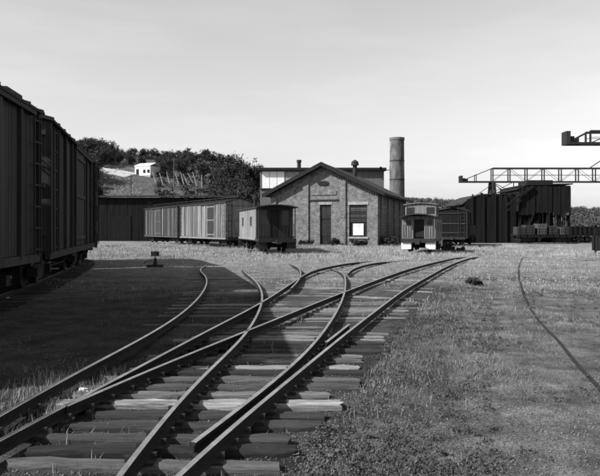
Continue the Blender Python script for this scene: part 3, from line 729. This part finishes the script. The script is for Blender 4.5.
b = MB(); b.box(xb-.8, xb-.3, -.15, .1, 3.4, 3.7); b.build('chute', M['stone'], tp)
b = MB(); b.bar((xa, 3, 3.8), (xb, 3, .3), .16); b.bar((xb, 3, 3.8), (xa, 3, .3), .16); b.build('cross_brace', M['soot_board'], tp)

# flatcar with stakes in front of the tipple
fd = 70.0
fc = thing('flatcar', 'low flatcar with crates standing below the black tipple', 'flatcar', (lat(541, fd), fd, RT-.35)); fh = (lat(568, fd)-lat(514, fd))/2
b = MB(); b.box(-fh, fh, -1.3, 1.3, .75, .95); b.box(-fh, fh, -1.36, -1.301, .6, .98); b.build('deck', M['soot_board'], fc)
for e in (-1, 1): truck(fc, e*(fh-1.1), 2.5)
for k in range(9):
    b = MB(); x = -fh+.2+(2*fh-.4)*k/8; b.box(x-.05, x+.05, -1.42, -1.361, .62, 1.75); b.build('stake', M['soot_board'], fc)
labs = ['dark crate at the left end of the flatcar under the tipple', 'dark crate second from the left on the flatcar', 'tallest grey crate in the middle of the flatcar under the tipple', 'dark crate second from the right on the flatcar', 'small grey crate at the right end of the flatcar']
def crate(x, y, z, sx, sy, sz, m, label):
    t = thing('crate', label, 'crate', (x, y, z), 0, 'crates on the flatcar')
    b = MB(); b.box(-sx/2, sx/2, -sy/2, sy/2, 0, sz); b.build('box', m, t)
    for k in range(4):
        b = MB(); z_ = sz*(k+.08)/4; b.box(-sx/2-.02, sx/2+.02, -sy/2-.03, -sy/2-.002, z_, z_+sz*.2); b.build('slat', m, t)
    return t
for (px_, w_, h_, mm), lb in zip(((519, .9, .9, 'car_dark'), (528, 1.0, 1.1, 'car_dark'), (540, 1.0, 1.25, 'car_grey'), (551, .9, 1.0, 'car_dark'), (560.5, .6, .85, 'car_grey')), labs):
    crate(lat(px_, fd), fd, RT-.35+.952, w_, 1.4, h_, M[mm], lb)

# gondola at far right, dark boxcar behind the caboose
def gondola(label, loc, rz, L, W, h, m):
    t = thing('gondola_car', label, 'freight car', loc, rz); z0 = .9
    b = MB(); b.box(-L/2, L/2, -W/2, W/2, z0-.15, z0+.05); b.build('floor', M['iron'], t)
    for s in (-1, 1):
        b = MB(); b.box(-L/2, L/2, s*W/2-.05, s*W/2+.05, z0+.051, z0+h); b.build('side_wall', m, t)
        b = MB(); b.box(s*L/2-.05, s*L/2+.05, -W/2+.051, W/2-.051, z0+.051, z0+h); b.build('end_wall', m, t)
        for k in range(7):
            x = -L/2+.15+(L-.3)*k/6; b = MB(); b.box(x-.06, x+.06, s*(W/2+.051), s*(W/2+.14), z0-.1, z0+h+.02); b.build('side_post', m, t)
        b = MB(); b.box(s*(L/2+.05), s*(L/2+.5), -.13, .13, .62, .86); b.build('coupler', M['iron'], t)
        truck(t, s*(L/2-1.3), W)
    return t
gd = 72.0
gondola('low black gondola car at the right of the tipple', (lat(580.5, gd), gd, RT-.35), 0, 3.6, 2.4, 1.0, M['soot_board'])
c = Vector((lat(452, 60), 60.0)) + Vector((.31, .95))*3
boxcar('soot dark boxcar standing right behind the cupola caboose', (c.x+.1, c.y, RT-.35), math.atan2(.95, .31)+math.pi, 8.6, 2.7, 3.45, 3.75, M['soot_board'], M['car_dark'], M['car_dark'], 9, door=1.6)
gondola('weathered low car with pale end right of the dark boxcar', (lat(462, 66), 66.0, RT-.35), R(78), 6.0, 2.2, 1.1, M['car_grey'])

# ------------------------------------------------------------------ gantry cranes
def gantry(label, d, px_tip, px_leg, z_top, z_bot, x_end, legs, tip_h, lattice=True):
    t = thing('gantry_crane', label, 'crane', (lat(px_leg, d), d, -.35)); z_top += .35; z_bot += .35
    x0 = lat(px_tip, d) - lat(px_leg, d); xe = x_end; dep = 1.0
    for y in (-dep/2, dep/2):
        b = MB(); b.bar((x0, y, z_bot), (xe, y, z_bot), .34, .22); b.build('bottom_chord', M['crane'], t)
        b = MB(); b.bar((0, y, z_top), (xe, y, z_top), .26, .2); b.build('top_chord', M['crane'], t)
        b = MB(); b.bar((0, y, z_top), (x0+.7, y, z_bot+.35), .1); b.build('stay', M['crane'], t)
        n = int(xe/2.7)
        for k in range(n+1):
            x = xe*k/n; b = MB(); b.bar((x, y, z_bot), (x, y, z_top), .16); b.build('truss_post', M['crane'], t)
            if k < n:
                b = MB(); p, q = ((x, z_top), (xe*(k+1)/n, z_bot)) if k % 2 else ((x, z_bot), (xe*(k+1)/n, z_top))
                b.bar((p[0], y, p[1]), (q[0], y, q[1]), .05); b.build('truss_diagonal', M['crane'], t)
        b = MB(); b.bar((0, y, (z_top+z_bot)/2), (xe, y, (z_top+z_bot)/2), .05); b.build('walk_rail', M['crane'], t)
        b = MB(); xm = x0*.52; zm = z_bot + (z_top-z_bot)*.55; b.bar((xm, y, z_bot), (xm, y, zm), .12); b.build('truss_post', M['crane'], t)
    b = MB(); b.box(x0-.1, x0+.32, -dep/2-.1, dep/2+.1, z_bot-.12, z_bot+tip_h); b.box(x0+.32, x0+.8, -.4, .4, z_bot+.1, z_bot+tip_h*.6); b.cyl((x0+1.0, -.35, z_bot+.3), (x0+1.0, .35, z_bot+.3), .26, n=14); b.build('end_trolley', M['crane'], t)
    n = int((xe-x0)/3)
    for k in range(n+1):
        x = x0 + (xe-x0)*k/n; b = MB(); b.bar((x, -dep/2, z_bot), (x, dep/2, z_bot), .12); b.build('cross_tie', M['crane'], t)
    for lx in legs:
        for y in (-2.2, 2.2):
            for dx in (-.45, .45):
                b = MB(); b.bar((lx+dx*.3, y*.36, z_bot), (lx+dx, y, .35), .28); b.build('leg', M['crane'], t)
        b = MB()
        for s in (-1, 1):
            b.bar((lx, -.8, z_bot-.3), (lx+s*3.2, 0, z_bot-2.6), .1); b.bar((lx+s*.2, s*1.7, 2.2), (lx, -s*1.2, z_bot-3.5), .1)
        b.bar((lx-.5, 0, z_bot-1.8), (lx+3.6, 0, z_bot-1.8), .12); b.bar((lx+3.6, 0, z_bot), (lx+3.6, 0, z_bot-1.8), .12); b.bar((lx, 0, z_bot), (lx+3.6, 0, z_bot-1.8), .09); b.bar((lx, 0, z_bot-1.8), (lx+3.6, 0, z_bot), .09)
        b.build('leg_brace', M['crane'], t)
        b = MB(); b.box(lx-.8, lx+.8, -2.6, 2.6, 0, .35); b.build('leg_bogie', M['crane'], t)
    return t
gantry('long lattice gantry crane bridge spanning the sky above the tipple', 100.0, 460, 492, zat(168.5, 100), zat(182, 100), 34, (0, 33), 1.0)
gantry('nearer gantry crane jutting in from the right edge of the sky', 62.0, 565, 588, zat(132, 62), zat(144, 62), 24, (3.2, 23), 1.25)

# ------------------------------------------------------------------ hillside: trees, white house, road, poles
def crown_mesh(seed, n_clump=150, leaves=26):
    r = np.random.default_rng(seed); vs = []; 
    lob = [(r.uniform(-.24, .24), r.uniform(-.24, .24), r.uniform(.2, .82), r.uniform(.17, .28)) for _ in range(11)] + [(0, 0, .5, .32)]
    cen = []
    for k in range(n_clump):
        lx, ly, lz, lr = lob[r.integers(len(lob))]; v = r.normal(size=3); v /= np.linalg.norm(v); rad = lr * r.uniform(.5, 1.1)
        cen.append((lx + v[0]*rad, ly + v[1]*rad, lz + v[2]*rad*.85))
    cen = np.repeat(np.array(cen), leaves, 0); n = len(cen)
    c = cen + r.normal(size=(n, 3)) * .042
    a = r.normal(size=(n, 3)); a /= np.linalg.norm(a, axis=1, keepdims=True)
    b2 = np.cross(a, r.normal(size=(n, 3))); b2 /= np.linalg.norm(b2, axis=1, keepdims=True)
    s = r.uniform(.018, .036, (n, 1))
    v = np.stack([c - a*s, c + b2*s*.6, c + a*s, c - b2*s*.6], 1).reshape(-1, 3)
    f = np.arange(4*n).reshape(n, 4)
    return np_mesh('crown', v, f, M['leaf_dark'])
def trunk_mesh(seed):
    r = random.Random(seed); b = MB(); b.cyl((0, 0, -.05), (.01, 0, .35), .026, .018, 7); b.cyl((.01, 0, .34), (.0, .02, .7), .018, .006, 6)
    for k in range(6):
        a = k*1.05 + r.random(); z = .25 + .07*k; b.cyl((0, 0, z), (.24*math.cos(a), .24*math.sin(a), z + .2), .009, .003, 5)
    return b.mesh('trunk', M['bark'])
CROWNS = [crown_mesh(s) for s in range(7)]; TRUNKS = [trunk_mesh(s) for s in range(3)]
def tree(x, y, h, wid, label, k, group=None, name='tree'):
    t = thing(name, label, 'tree', (x, y, tz(x, y)-.05), random.uniform(0, 6.28), group)
    c = link('crown', CROWNS[k % 7], t); c.scale = (wid, wid, h)
    s = link('trunk', TRUNKS[k % 3], t); s.scale = (h, h, h); return t
# the skyline trees, from photo columns and tops
sky_line = [(40,124,190),(52,128,195),(64,134,195),(74,138,198),(84,137.5,196),(94,136.5,200),(105,139,205),(115,145,205),(124,150,200),(133,153,190),(145,153,185),(156,152,188),(166,150.5,188),(177,151,190),(187,149,188),(196,153,185),(206,156,180),(222,153,150),(232,154,140),(241,158,138),(250,163,140),(258,170,150),(214,163,170)]
ORD = ['first', 'second', 'third', 'fourth', 'fifth', 'sixth', 'seventh', 'eighth', 'ninth', 'tenth', 'eleventh', 'twelfth']
cols = sorted(p[0] for p in sky_line)
def sky_word(px_):
    i = cols.index(px_); n_ = len(cols)
    return ORD[i] + ' from the boxcars' if i < n_/2 else ORD[n_-1-i] + ' counted from the brick house'
for k, (px_, py_, d) in enumerate(sky_line):
    x = lat(px_, d); z = tz(x, d); h = max(4.5, zat(py_, d) - z)
    tree(x, d, h, max(5.5, h*.9)*random.uniform(.9, 1.15), 'dark leafy tree on the hill skyline, %s' % sky_word(px_), k, 'trees along the hill skyline')
FACE = []
for k in range(420):
    px_ = random.uniform(60, 264); d = random.uniform(112, 192); x = lat(px_, d); h = random.uniform(4.5, 7.5); zz = tz(x, d)
    base_y = HY - (zz - CAM_H)*F/d; top_y = HY - (zz + h - CAM_H)*F/d
    skyl = np.interp(px_, [p[0] for p in sorted(sky_line)], [p[1] for p in sorted(sky_line)])
    if top_y < skyl + 1: h -= (skyl + 1 + 5*random.random() - top_y)*d/F
    if h < 2.6: continue
    if 92 < px_ < 158 and base_y > 169: continue
    if 148 < px_ < 212 and base_y > 178: continue
    if len(FACE) > 95 or any((x-a)**2 + (d-b_)**2 < 9 for a, b_ in FACE): continue
    FACE.append((x, d))
    tree(x, d, h, h*random.uniform(.8, 1.1), 'dark tree in the woods covering the face of the left hill', k+3, 'trees on the hill face')
# pale cleared slope and lane on the hill
def patch(name, pix, lift, m, label=None, cat=None):
    pts = [ray_hit(*p) for p in pix]; return pts
lane = [(84,166),(97,169.5),(108,171.5),(120,173.5),(131,176)]
lp = [Vector(ray_hit(*p)) for p in lane]
b = MB(); vs = []
for i, p in enumerate(lp):
    q = (lp[min(i+1, len(lp)-1)] - lp[max(i-1, 0)]).normalized(); nn = Vector((q.y, -q.x))
    for s in (-2.2, -.8, .8, 2.2):
        w_ = p + nn*s; vs.append((w_.x, w_.y, tz(w_.x, w_.y) + .12))
b.v = vs
for i in range(len(lp)-1):
    for k in range(3): b.f.append((i*4+k, i*4+k+1, i*4+k+5, i*4+k+4)); b.m.append(0)
o = b.build('lane', M['pole']); o['kind'] = 'structure'

hx, hy = ray_hit(142.5, 176.5); hz = tz(hx, hy) + .1
wh = thing('white_house', 'small bright white house on the wooded hillside at left', 'house', (hx, hy, hz), R(-24))
sc = hy/600.0; wW, wH = 19*sc, 12.5*sc
b = MB(); b.box(-wW/2, wW/2, 0, 4, 0, wH*.75); b.build('wall', M['white'], wh)
b = MB(); b.box(-wW/2+.05, wW/2-.05, .05, 3.95, -1.2, -.002); b.build('foundation', M['stone'], wh)
b = MB(); b.prism([(-.12, wH*.74), (2, wH), (4.12, wH*.74), (4.12, wH*.74+.15), (2, wH+.17), (-.12, wH*.74+.15)], 'x', -wW/2-.1, wW/2+.1); b.build('roof', M['white'], wh)
b = MB(); b.box(-wW/2+.4, -wW/2+1.2, -.06, -.003, .1, 1.6); b.build('door', M['black'], wh)
for k in range(2):
    b = MB(); b.box(.2+k*1.2, .9+k*1.2, -.06, -.003, .6, 1.4); b.build('window', M['glass'], wh)
for k, (p0, p1, lb) in enumerate((((131, 196), (131, 173), 'dark utility pole standing below the white house on the hill'), ((174, 190), (174, 157), 'tall thin pole rising among the trees above the leaning poles'))):
    x, y = ray_hit(*p0); h = (p0[1]-p1[1])*y/600
    t = thing('utility_pole', lb, 'pole', (x, y, tz(x, y)-.2), 0, 'poles on the hill'); b = MB(); b.cyl((0, 0, 0), (0, 0, h), .11, .07, 8); b.build('shaft', M['bark'] if k == 0 else M['shed_grey'], t)
    b = MB(); b.box(-.7, .7, -.06, .06, h-.6, h-.48); b.build('cross_arm', M['bark'], t)
lean = [((157,186),(153,173)),((163,184),(160,174)),((170,185),(167,173)),((179,184),(175,173)),((184,185),(181,173)),((191,187),(183,175)),((195,186),(188,174)),((197,186),(193,173)),((202,187),(202,176)),((189,188),(185,180))]
words = ['leftmost', 'second', 'third', 'fourth', 'fifth', 'sixth', 'seventh', 'eighth', 'rightmost', 'shortest']
order = sorted(range(len(lean)), key=lambda i: lean[i][0][0])
for i, (p0, p1) in enumerate(lean):
    x, y = ray_hit(*p0); dx = (p1[0]-p0[0])*y/600; h = (p0[1]-p1[1])*y/600 + .2
    k = order.index(i); wd = 'leftmost' if k == 0 else 'rightmost' if k == len(lean)-1 else ['', 'second', 'third', 'fourth', 'fifth', 'sixth', 'seventh', 'eighth', 'ninth'][k] + ' from left'
    b = MB(); b.cyl((0, 0, -.1), (dx, -.4, h), .13, .07, 7); b.cyl((dx*.55, -.22, h*.55), (dx*.55+.5, -.2, h*.75), .05, .02, 5)
    o = b.build('leaning_pole', M['pole']); o.location = (x, y, tz(x, y)); tag(o, 'pale leaning pole on the hillside, %s of the row' % wd, 'pole', 'leaning poles on the hill')

# far wood on the ridges and shrubs on the hillside
def leaf_cloud(name, centres, sizes, per, leaf, m, seed):
    r = np.random.default_rng(seed); c = np.repeat(np.array(centres), per, 0); s = np.repeat(np.array(sizes), per)[:, None]
    n = len(c); v = r.normal(size=(n, 3)); v /= np.linalg.norm(v, axis=1, keepdims=True); p = c + v * s * r.uniform(.35, 1.0, (n, 1)) * np.array([1, 1, .8])
    a = r.normal(size=(n, 3)); a /= np.linalg.norm(a, axis=1, keepdims=True); b2 = np.cross(a, r.normal(size=(n, 3))); b2 /= np.linalg.norm(b2, axis=1, keepdims=True)
    L = leaf * r.uniform(.6, 1.4, (n, 1))
    q = np.stack([p - a*L, p + b2*L*.6, p + a*L, p - b2*L*.6], 1).reshape(-1, 3)
    return link(name, np_mesh(name, q, np.arange(4*n).reshape(n, 4), m))
r = np.random.default_rng(5); cen = []; siz = []
for k in range(1500):
    y = r.uniform(190, 340); x = lat(r.uniform(380, 700), y); s = r.uniform(.9, 2.2); cen.append((x, y, tz(x, y) + s*.5)); siz.append(s)
M['leaf_far'] = mat('ridge_leaves', .06, .5, .12, rough=.85, bump=0)
stuff(leaf_cloud('ridge_wood', cen, siz, 90, .3, M['leaf_far'], 6), 'low grey wood covering the ridge behind the cranes', 'wood')
cen = []; siz = []
for k in range(1100):
    px_ = r.uniform(40, 265); d = r.uniform(100, 200); x = lat(px_, d)
    if 96 < px_ < 156 and 105 < d < 165: continue
    s = r.uniform(.5, 1.5); cen.append((x, d, tz(x, d) + s*.4)); siz.append(s)
stuff(leaf_cloud('hill_scrub', cen, siz, 60, .22, M['leaf_dark'], 7), 'low dark scrub between the trees on the left hill', 'scrub')

# bushes by the engine house
def bush(px_, d, w_, h_, label, m='leaf_dark', seed=0):
    x = lat(px_, d); t = thing('bush', label, 'bush', (x, d, dz_(d)), 0, 'bushes round the engine house')
    r = np.random.default_rng(seed); c = [(r.uniform(-w_/2, w_/2), r.uniform(-.4, .4), r.uniform(.15, .75)*h_) for _ in range(16)]
    o = leaf_cloud('foliage', c, [h_*.32]*16, 60, .09, M[m], seed); o.parent = t
    b = MB()
    for k in range(5): b.cyl((r.uniform(-.1, .1), 0, -.05), (r.uniform(-w_/2, w_/2), r.uniform(-.2, .2), h_*.7), .02, .008, 5)
    b.build('stem', M['bark'], t)
for k, a in enumerate(((390, 60.5, 1.6, 1.4, 'dark bush against the shaded right wall of the brick house'), (358, 59.0, 1.5, .8, 'low bush under the boarded window of the brick house'),
                       (332, 60.5, 1.2, .9, 'weedy bush beside the tall dark door'), (306, 61.0, 1.4, .7, 'small bush by the corner of the faded caboose'), (443, 50, 1.3, .8, 'dark bush beside the cupola caboose'), (453, 47, 1.6, .5, 'low dark bush at the end of the right hand track'), (474, 15.9, .12, .12, 'small dark weed clump standing alone right of the tracks'))): bush(*a, seed=k+20)

# ------------------------------------------------------------------ small things
x, y = at(155, 267); sw = thing('switch_stand', 'small dark switch stand at the edge of the cars shadow', 'switch stand', (x, y, tz(x, y)))
b = MB(); b.box(-.3, .3, -.12, .12, -.02, .09); b.build('base', M['tie_dark'], sw)
b = MB(); b.cyl((0, 0, .09), (0, 0, .34), .1, .06, 10); b.build('stand', M['iron'], sw)
b = MB(); b.cyl((0, 0, .34), (0, 0, .62), .022, n=8); b.build('mast', M['iron'], sw)
b = MB(); b.box(-.16, .16, -.012, .012, .42, .6); b.build('target', M['black'], sw)
b = MB(); b.bar((0, 0, .26), (-.36, -.05, .2), .04); b.cyl((-.36, -.05, .2), (-.42, -.05, .19), .05, n=8); b.build('lever', M['iron'], sw)
x, y = at(83, 394); 
M['leaf_low'] = mat('low_broad_weeds', 0.065, .5, 2.0, rough=.8, bump=0)
r = np.random.default_rng(44); cen = []; siz = []
while len(cen) < 1150:
    y_ = 3.4 + 15*r.random()**1.05; x_ = r.uniform(-.15, .6)*y_
    if x_ < x_at(Fl, y_) + .5 or r.random() > .35 + .7*float(vnoise(np.array([x_]), np.array([y_]), .8, 21)[0]) - .3*(x_/y_ > .33): continue
    s_ = r.uniform(.025, .085); cen.append((x_, y_, tz(x_, y_) + s_*.25)); siz.append(s_)
stuff(leaf_cloud('low_weeds', cen, siz, 45, .009, M['leaf_low'], 45), 'low dark broad leaved weeds dotted over the right hand field', 'weeds')
def crumple(label, x, y, s, m, seed):
    bm = bmesh.new(); bmesh.ops.create_icosphere(bm, subdivisions=3, radius=1); 
    for v in bm.verts:
        n_ = noise.noise(v.co*1.7 + Vector((seed, 0, 0)))*.5 + abs(noise.noise(v.co*4 + Vector((0, seed, 0))))*.4
        v.co *= (.75 + n_); v.co = Vector((v.co.x*s, v.co.y*s*.8, max(v.co.z*s*.6, -.02)))
    me = bpy.data.meshes.new('scrap'); bm.to_mesh(me); bm.free(); me.materials.append(m)
    o = link('paper_scrap', me, None, (x, y, .03)); return tag(o, label, 'litter', 'scraps of white paper')
crumple('crumpled white paper lying in the weeds between the left rails', x, y, .055, M['white'], 2)
crumple('tiny white paper scrap right of the crumpled white paper', x+.09, y-.02, .022, M['white'], 5)
# dark cabinet at the right edge
x = lat(603, 40); cab = thing('relay_cabinet', 'dark weathered cabinet on posts cut by the right edge', 'cabinet', (x, 40, -.3))
for sx in (-.55, .45):
    b = MB(); b.box(sx, sx+.12, -.06, .06, -.05, 2.0); b.build('post', M['soot_board'], cab)
b = MB(); b.box(-.55, .6, -.4, .4, .3, 1.3); b.build('box', M['soot_board'], cab)
b = MB(); b.box(-.7, .75, -.55, .55, 2.0, 2.1); b.build('roof', M['iron'], cab)
b = MB(); b.box(-.5, .0, -.43, -.402, .36, 1.24); b.build('door', M['iron'], cab)
# pale heap
def heap(px_, py_, w_, h_, m, label, seed):
    x, y = at(px_, py_); bm = bmesh.new(); bmesh.ops.create_icosphere(bm, subdivisions=4, radius=1)
    for v in bm.verts:
        k = 1 + .35*noise.noise(v.co*2.2 + Vector((seed, 0, 0))) + .12*noise.noise(v.co*7)
        v.co = Vector((v.co.x*w_*k, v.co.y*w_*.7*k, v.co.z*h_*k - .03))
    me = bpy.data.meshes.new('heap'); bm.to_mesh(me); bm.free(); me.materials.append(m)
    return tag(link('gravel_heap', me, None, (x, y, tz(x, y))), label, 'heap')
heap(588, 258, .9, .16, M['shed_grey'], 'low grey gravel heap near the cabinet at the right edge', 3)

# ------------------------------------------------------------------ grass, weeds and stones
def near_rail(x, y, lines, w_):
    bad = np.zeros(len(x), bool)
    for ln in lines:
        px_ = np.array([p.x for p in ln]); py_ = np.array([p.y for p in ln]); 
        xi = np.interp(y, py_, px_); bad |= (np.abs(x - xi) < w_) & (y > py_[0]) & (y < py_[-1])
    return bad
def blades(name, x, y, h, wd, m, label, lean=.35, seed=0):
    r = np.random.default_rng(seed); n = len(x); z = terrain(x, y) - .01
    a = r.uniform(0, 2*np.pi, n); la = r.uniform(0, 2*np.pi, n); l = lean * h * r.uniform(.1, 1, n)
    bx, by = np.cos(a)*wd, np.sin(a)*wd
    dx, dy = np.cos(la)*l, np.sin(la)*l
    p0 = np.stack([x-bx, y-by, z], 1); p1 = np.stack([x+bx, y+by, z], 1)
    p2 = np.stack([x+bx*.7+dx*.35, y+by*.7+dy*.35, z+h*.6], 1); p3 = np.stack([x-bx*.7+dx*.35, y-by*.7+dy*.35, z+h*.6], 1)
    p4 = np.stack([x+dx, y+dy, z+h], 1)
    v = np.stack([p0, p1, p2, p3, p4], 1).reshape(-1, 3); o = np.arange(n)*5
    f = np.concatenate([np.stack([o, o+1, o+2], 1), np.stack([o, o+2, o+3], 1), np.stack([o+3, o+2, o+4], 1)])
    ob = link(name, np_mesh(name, v, f, m)); return stuff(ob, label, 'grass')
def tufts(n, xr, yr, per, spread, rs):
    r = np.random.default_rng(rs); x = r.uniform(*xr, n); y = r.uniform(*yr, n)
    return np.repeat(x, per) + r.normal(size=n*per)*spread, np.repeat(y, per) + r.normal(size=n*per)*spread, r
ALL = (A, Bl, Cl, Dl, El, Fl, Gl, Hl)
# tall pale grass in the middle distance
x, y, r = tufts(30000, (-20, 26), (20, 66), 10, .09, 1)
den = .35 + .5*vnoise(x, y, .35, 5) + .5*sm(30, 40, y) - .55*(1 - sm(20, 32, y)) - .6*sm(4, 12, x - .22*y)
k = r.uniform(0, 1, len(x)) < den; k &= ~near_rail(x, y, ALL, .12)
x, y = x[k], y[k]; h = (.06 + .26*r.random(len(x))**1.4) * (.7 + .5*vnoise(x, y, .5, 6)) * (.45 + .55*sm(26, 40, y))
blades('tall_grass', x, y, np.maximum(h, .04), .004 + .008*r.random(len(x)), M['grass_pale'], 'pale dry grass in front of the engine house and cars', .6, 2)
# short weeds over the cinders at right
x, y, r = tufts(60000, (-1.2, 26), (3.2, 40), 8, .07, 3)
k = (x > np.interp(y, [p.y for p in Fl], [p.x for p in Fl]) + .55) & (x < .62*y + 1)
den = .34 + .25*sm(8, 16, y) + .5*vnoise(x, y, .55, 7) + .25*vnoise(x, y, 1.9, 8) - .5*sm(.22, .34, x/y)*sm(1, 3, 14-y)
k &= r.uniform(0, 1, len(x)) < den
x, y = x[k], y[k]; h = .014 + .055*r.random(len(x))**2.2 + .03*np.clip(vnoise(x, y, .8, 9), 0, 1)
blades('field_weeds', x, y, h, .0006 + .0012*r.random(len(x)) + .00022*y, M['grass_dim'], 'short sparse weeds over the cinders right of the tracks', .8, 4)
# denser near weeds with fine stalks
x, y, r = tufts(26000, (-.6, 6.8), (3.2, 12), 10, .07, 13)
k = (x > np.interp(y, [p.y for p in Fl], [p.x for p in Fl]) + .6) & (r.uniform(0, 1, len(x)) < .42 + .6*vnoise(x, y, .9, 10) - .45*sm(.2, .36, x/y))
x, y = x[k], y[k]; h = .012 + .075*r.random(len(x))**2.6
blades('near_weeds', x, y, h, .0006 + .0013*r.random(len(x)), M['grass_dim'], 'wispy weeds close to the camera at lower right', 1.1, 14)
# weeds among the rails
x, y, r = tufts(1500, (-3.2, 1.5), (3.2, 13), 9, .06, 5)
k = ~near_rail(x, y, ALL, .07) & (r.uniform(0, 1, len(x)) < .10 + .4*vnoise(x, y, 1.2, 11) + .5*((x < -1.75) & (y < 6.5) & (x > -2.4)))
x, y = x[k], y[k]; h = .025 + .085*r.random(len(x))**2
blades('track_weeds', x, y, h, .0016 + .0025*r.random(len(x)), M['grass_dim'], 'thin weeds growing between the rails', .6, 6)
x, y, r = tufts(260, (-2.6, -1.75), (4.0, 6.2), 26, .05, 15)
k = ~near_rail(x, y, ALL, .06); x, y = x[k], y[k]
k = r.random(len(x)) < .55; x, y = x[k], y[k]
blades('rail_side_grass', x, y, .02 + .10*r.random(len(x))**1.5, .0014 + .002*r.random(len(x)), M['grass_dim'], 'clump of grass between the two left rails near the paper', .5, 16)
# grass among the branching tracks farther out
x, y, r = tufts(16000, (-9, 14), (10, 30), 7, .06, 7)
den = .42 + .5*vnoise(x, y, .8, 12) - .6*(1 - sm(10, 18, y)) - .4*sm(1.5, 4, x - .33*y)
k = ~near_rail(x, y, ALL, .1) & (r.uniform(0, 1, len(x)) < den); x, y = x[k], y[k]
blades('yard_grass', x, y, .02 + .09*r.random(len(x))**1.8, .002 + .004*r.random(len(x)), M['grass_pale'], 'short dry grass among the branching tracks', .9, 8)
# hillside grass
x, y, r = tufts(9000, (-75, 0), (92, 170), 5, .5, 9); k = np.abs(x/y + .305) < .035 + .012*vnoise(x, y, .2, 4); k |= r.random(len(x)) < .04; x, y = x[k], y[k]
blades('hill_grass', x, y, .15 + .25*r.random(len(x)), .03 + .04*r.random(len(x)), M['grass_pale'], 'pale grass on the cleared slope of the left hill', .8, 10)
# cinder stones
def stones(name, x, y, s, m, label, seed):
    r = np.random.default_rng(seed); n = len(x); z = terrain(x, y)
    base = np.array([(1,0,0),(-1,0,0),(0,1,0),(0,-1,0),(0,0,1),(0,0,-1),(.6,.6,.5),(-.6,-.6,.4)], float)
    base = base[:6]
    v = base[None] * (s[:, None, None] * r.uniform(.55, 1.3, (n, 6, 1))) * np.array([1, 1, .7]); a = r.uniform(0, 6.28, n)
    ca, sa = np.cos(a)[:, None], np.sin(a)[:, None]; tilt = r.uniform(-.5, .5, (n, 1))
    vx = v[..., 0]*ca - v[..., 1]*sa; vy = v[..., 0]*sa + v[..., 1]*ca; vz = v[..., 2] + tilt*v[..., 0]
    q = np.stack([vx + x[:, None], vy + y[:, None], vz + z[:, None] + s[:, None]*.2], -1).reshape(-1, 3)
    t = np.array([(0,2,4),(2,1,4),(1,3,4),(3,0,4),(2,0,5),(1,2,5),(3,1,5),(0,3,5)]); f = (t[None] + (np.arange(n)*6)[:, None, None]).reshape(-1, 3)
    return stuff(link(name, np_mesh(name, q, f, m)), label, 'stones')
r = np.random.default_rng(31); n = 90000
y = 3.0 + 15*r.random(n)**1.6; x = (r.uniform(-.62, .62, n)) * y; s = .002 + .011*r.random(n)**3.5
k = ~near_rail(x, y, ALL, .06); stones('cinder_stones', x[k], y[k], s[k], M['pebble'], 'small cinder stones strewn over the yard ground', 32)
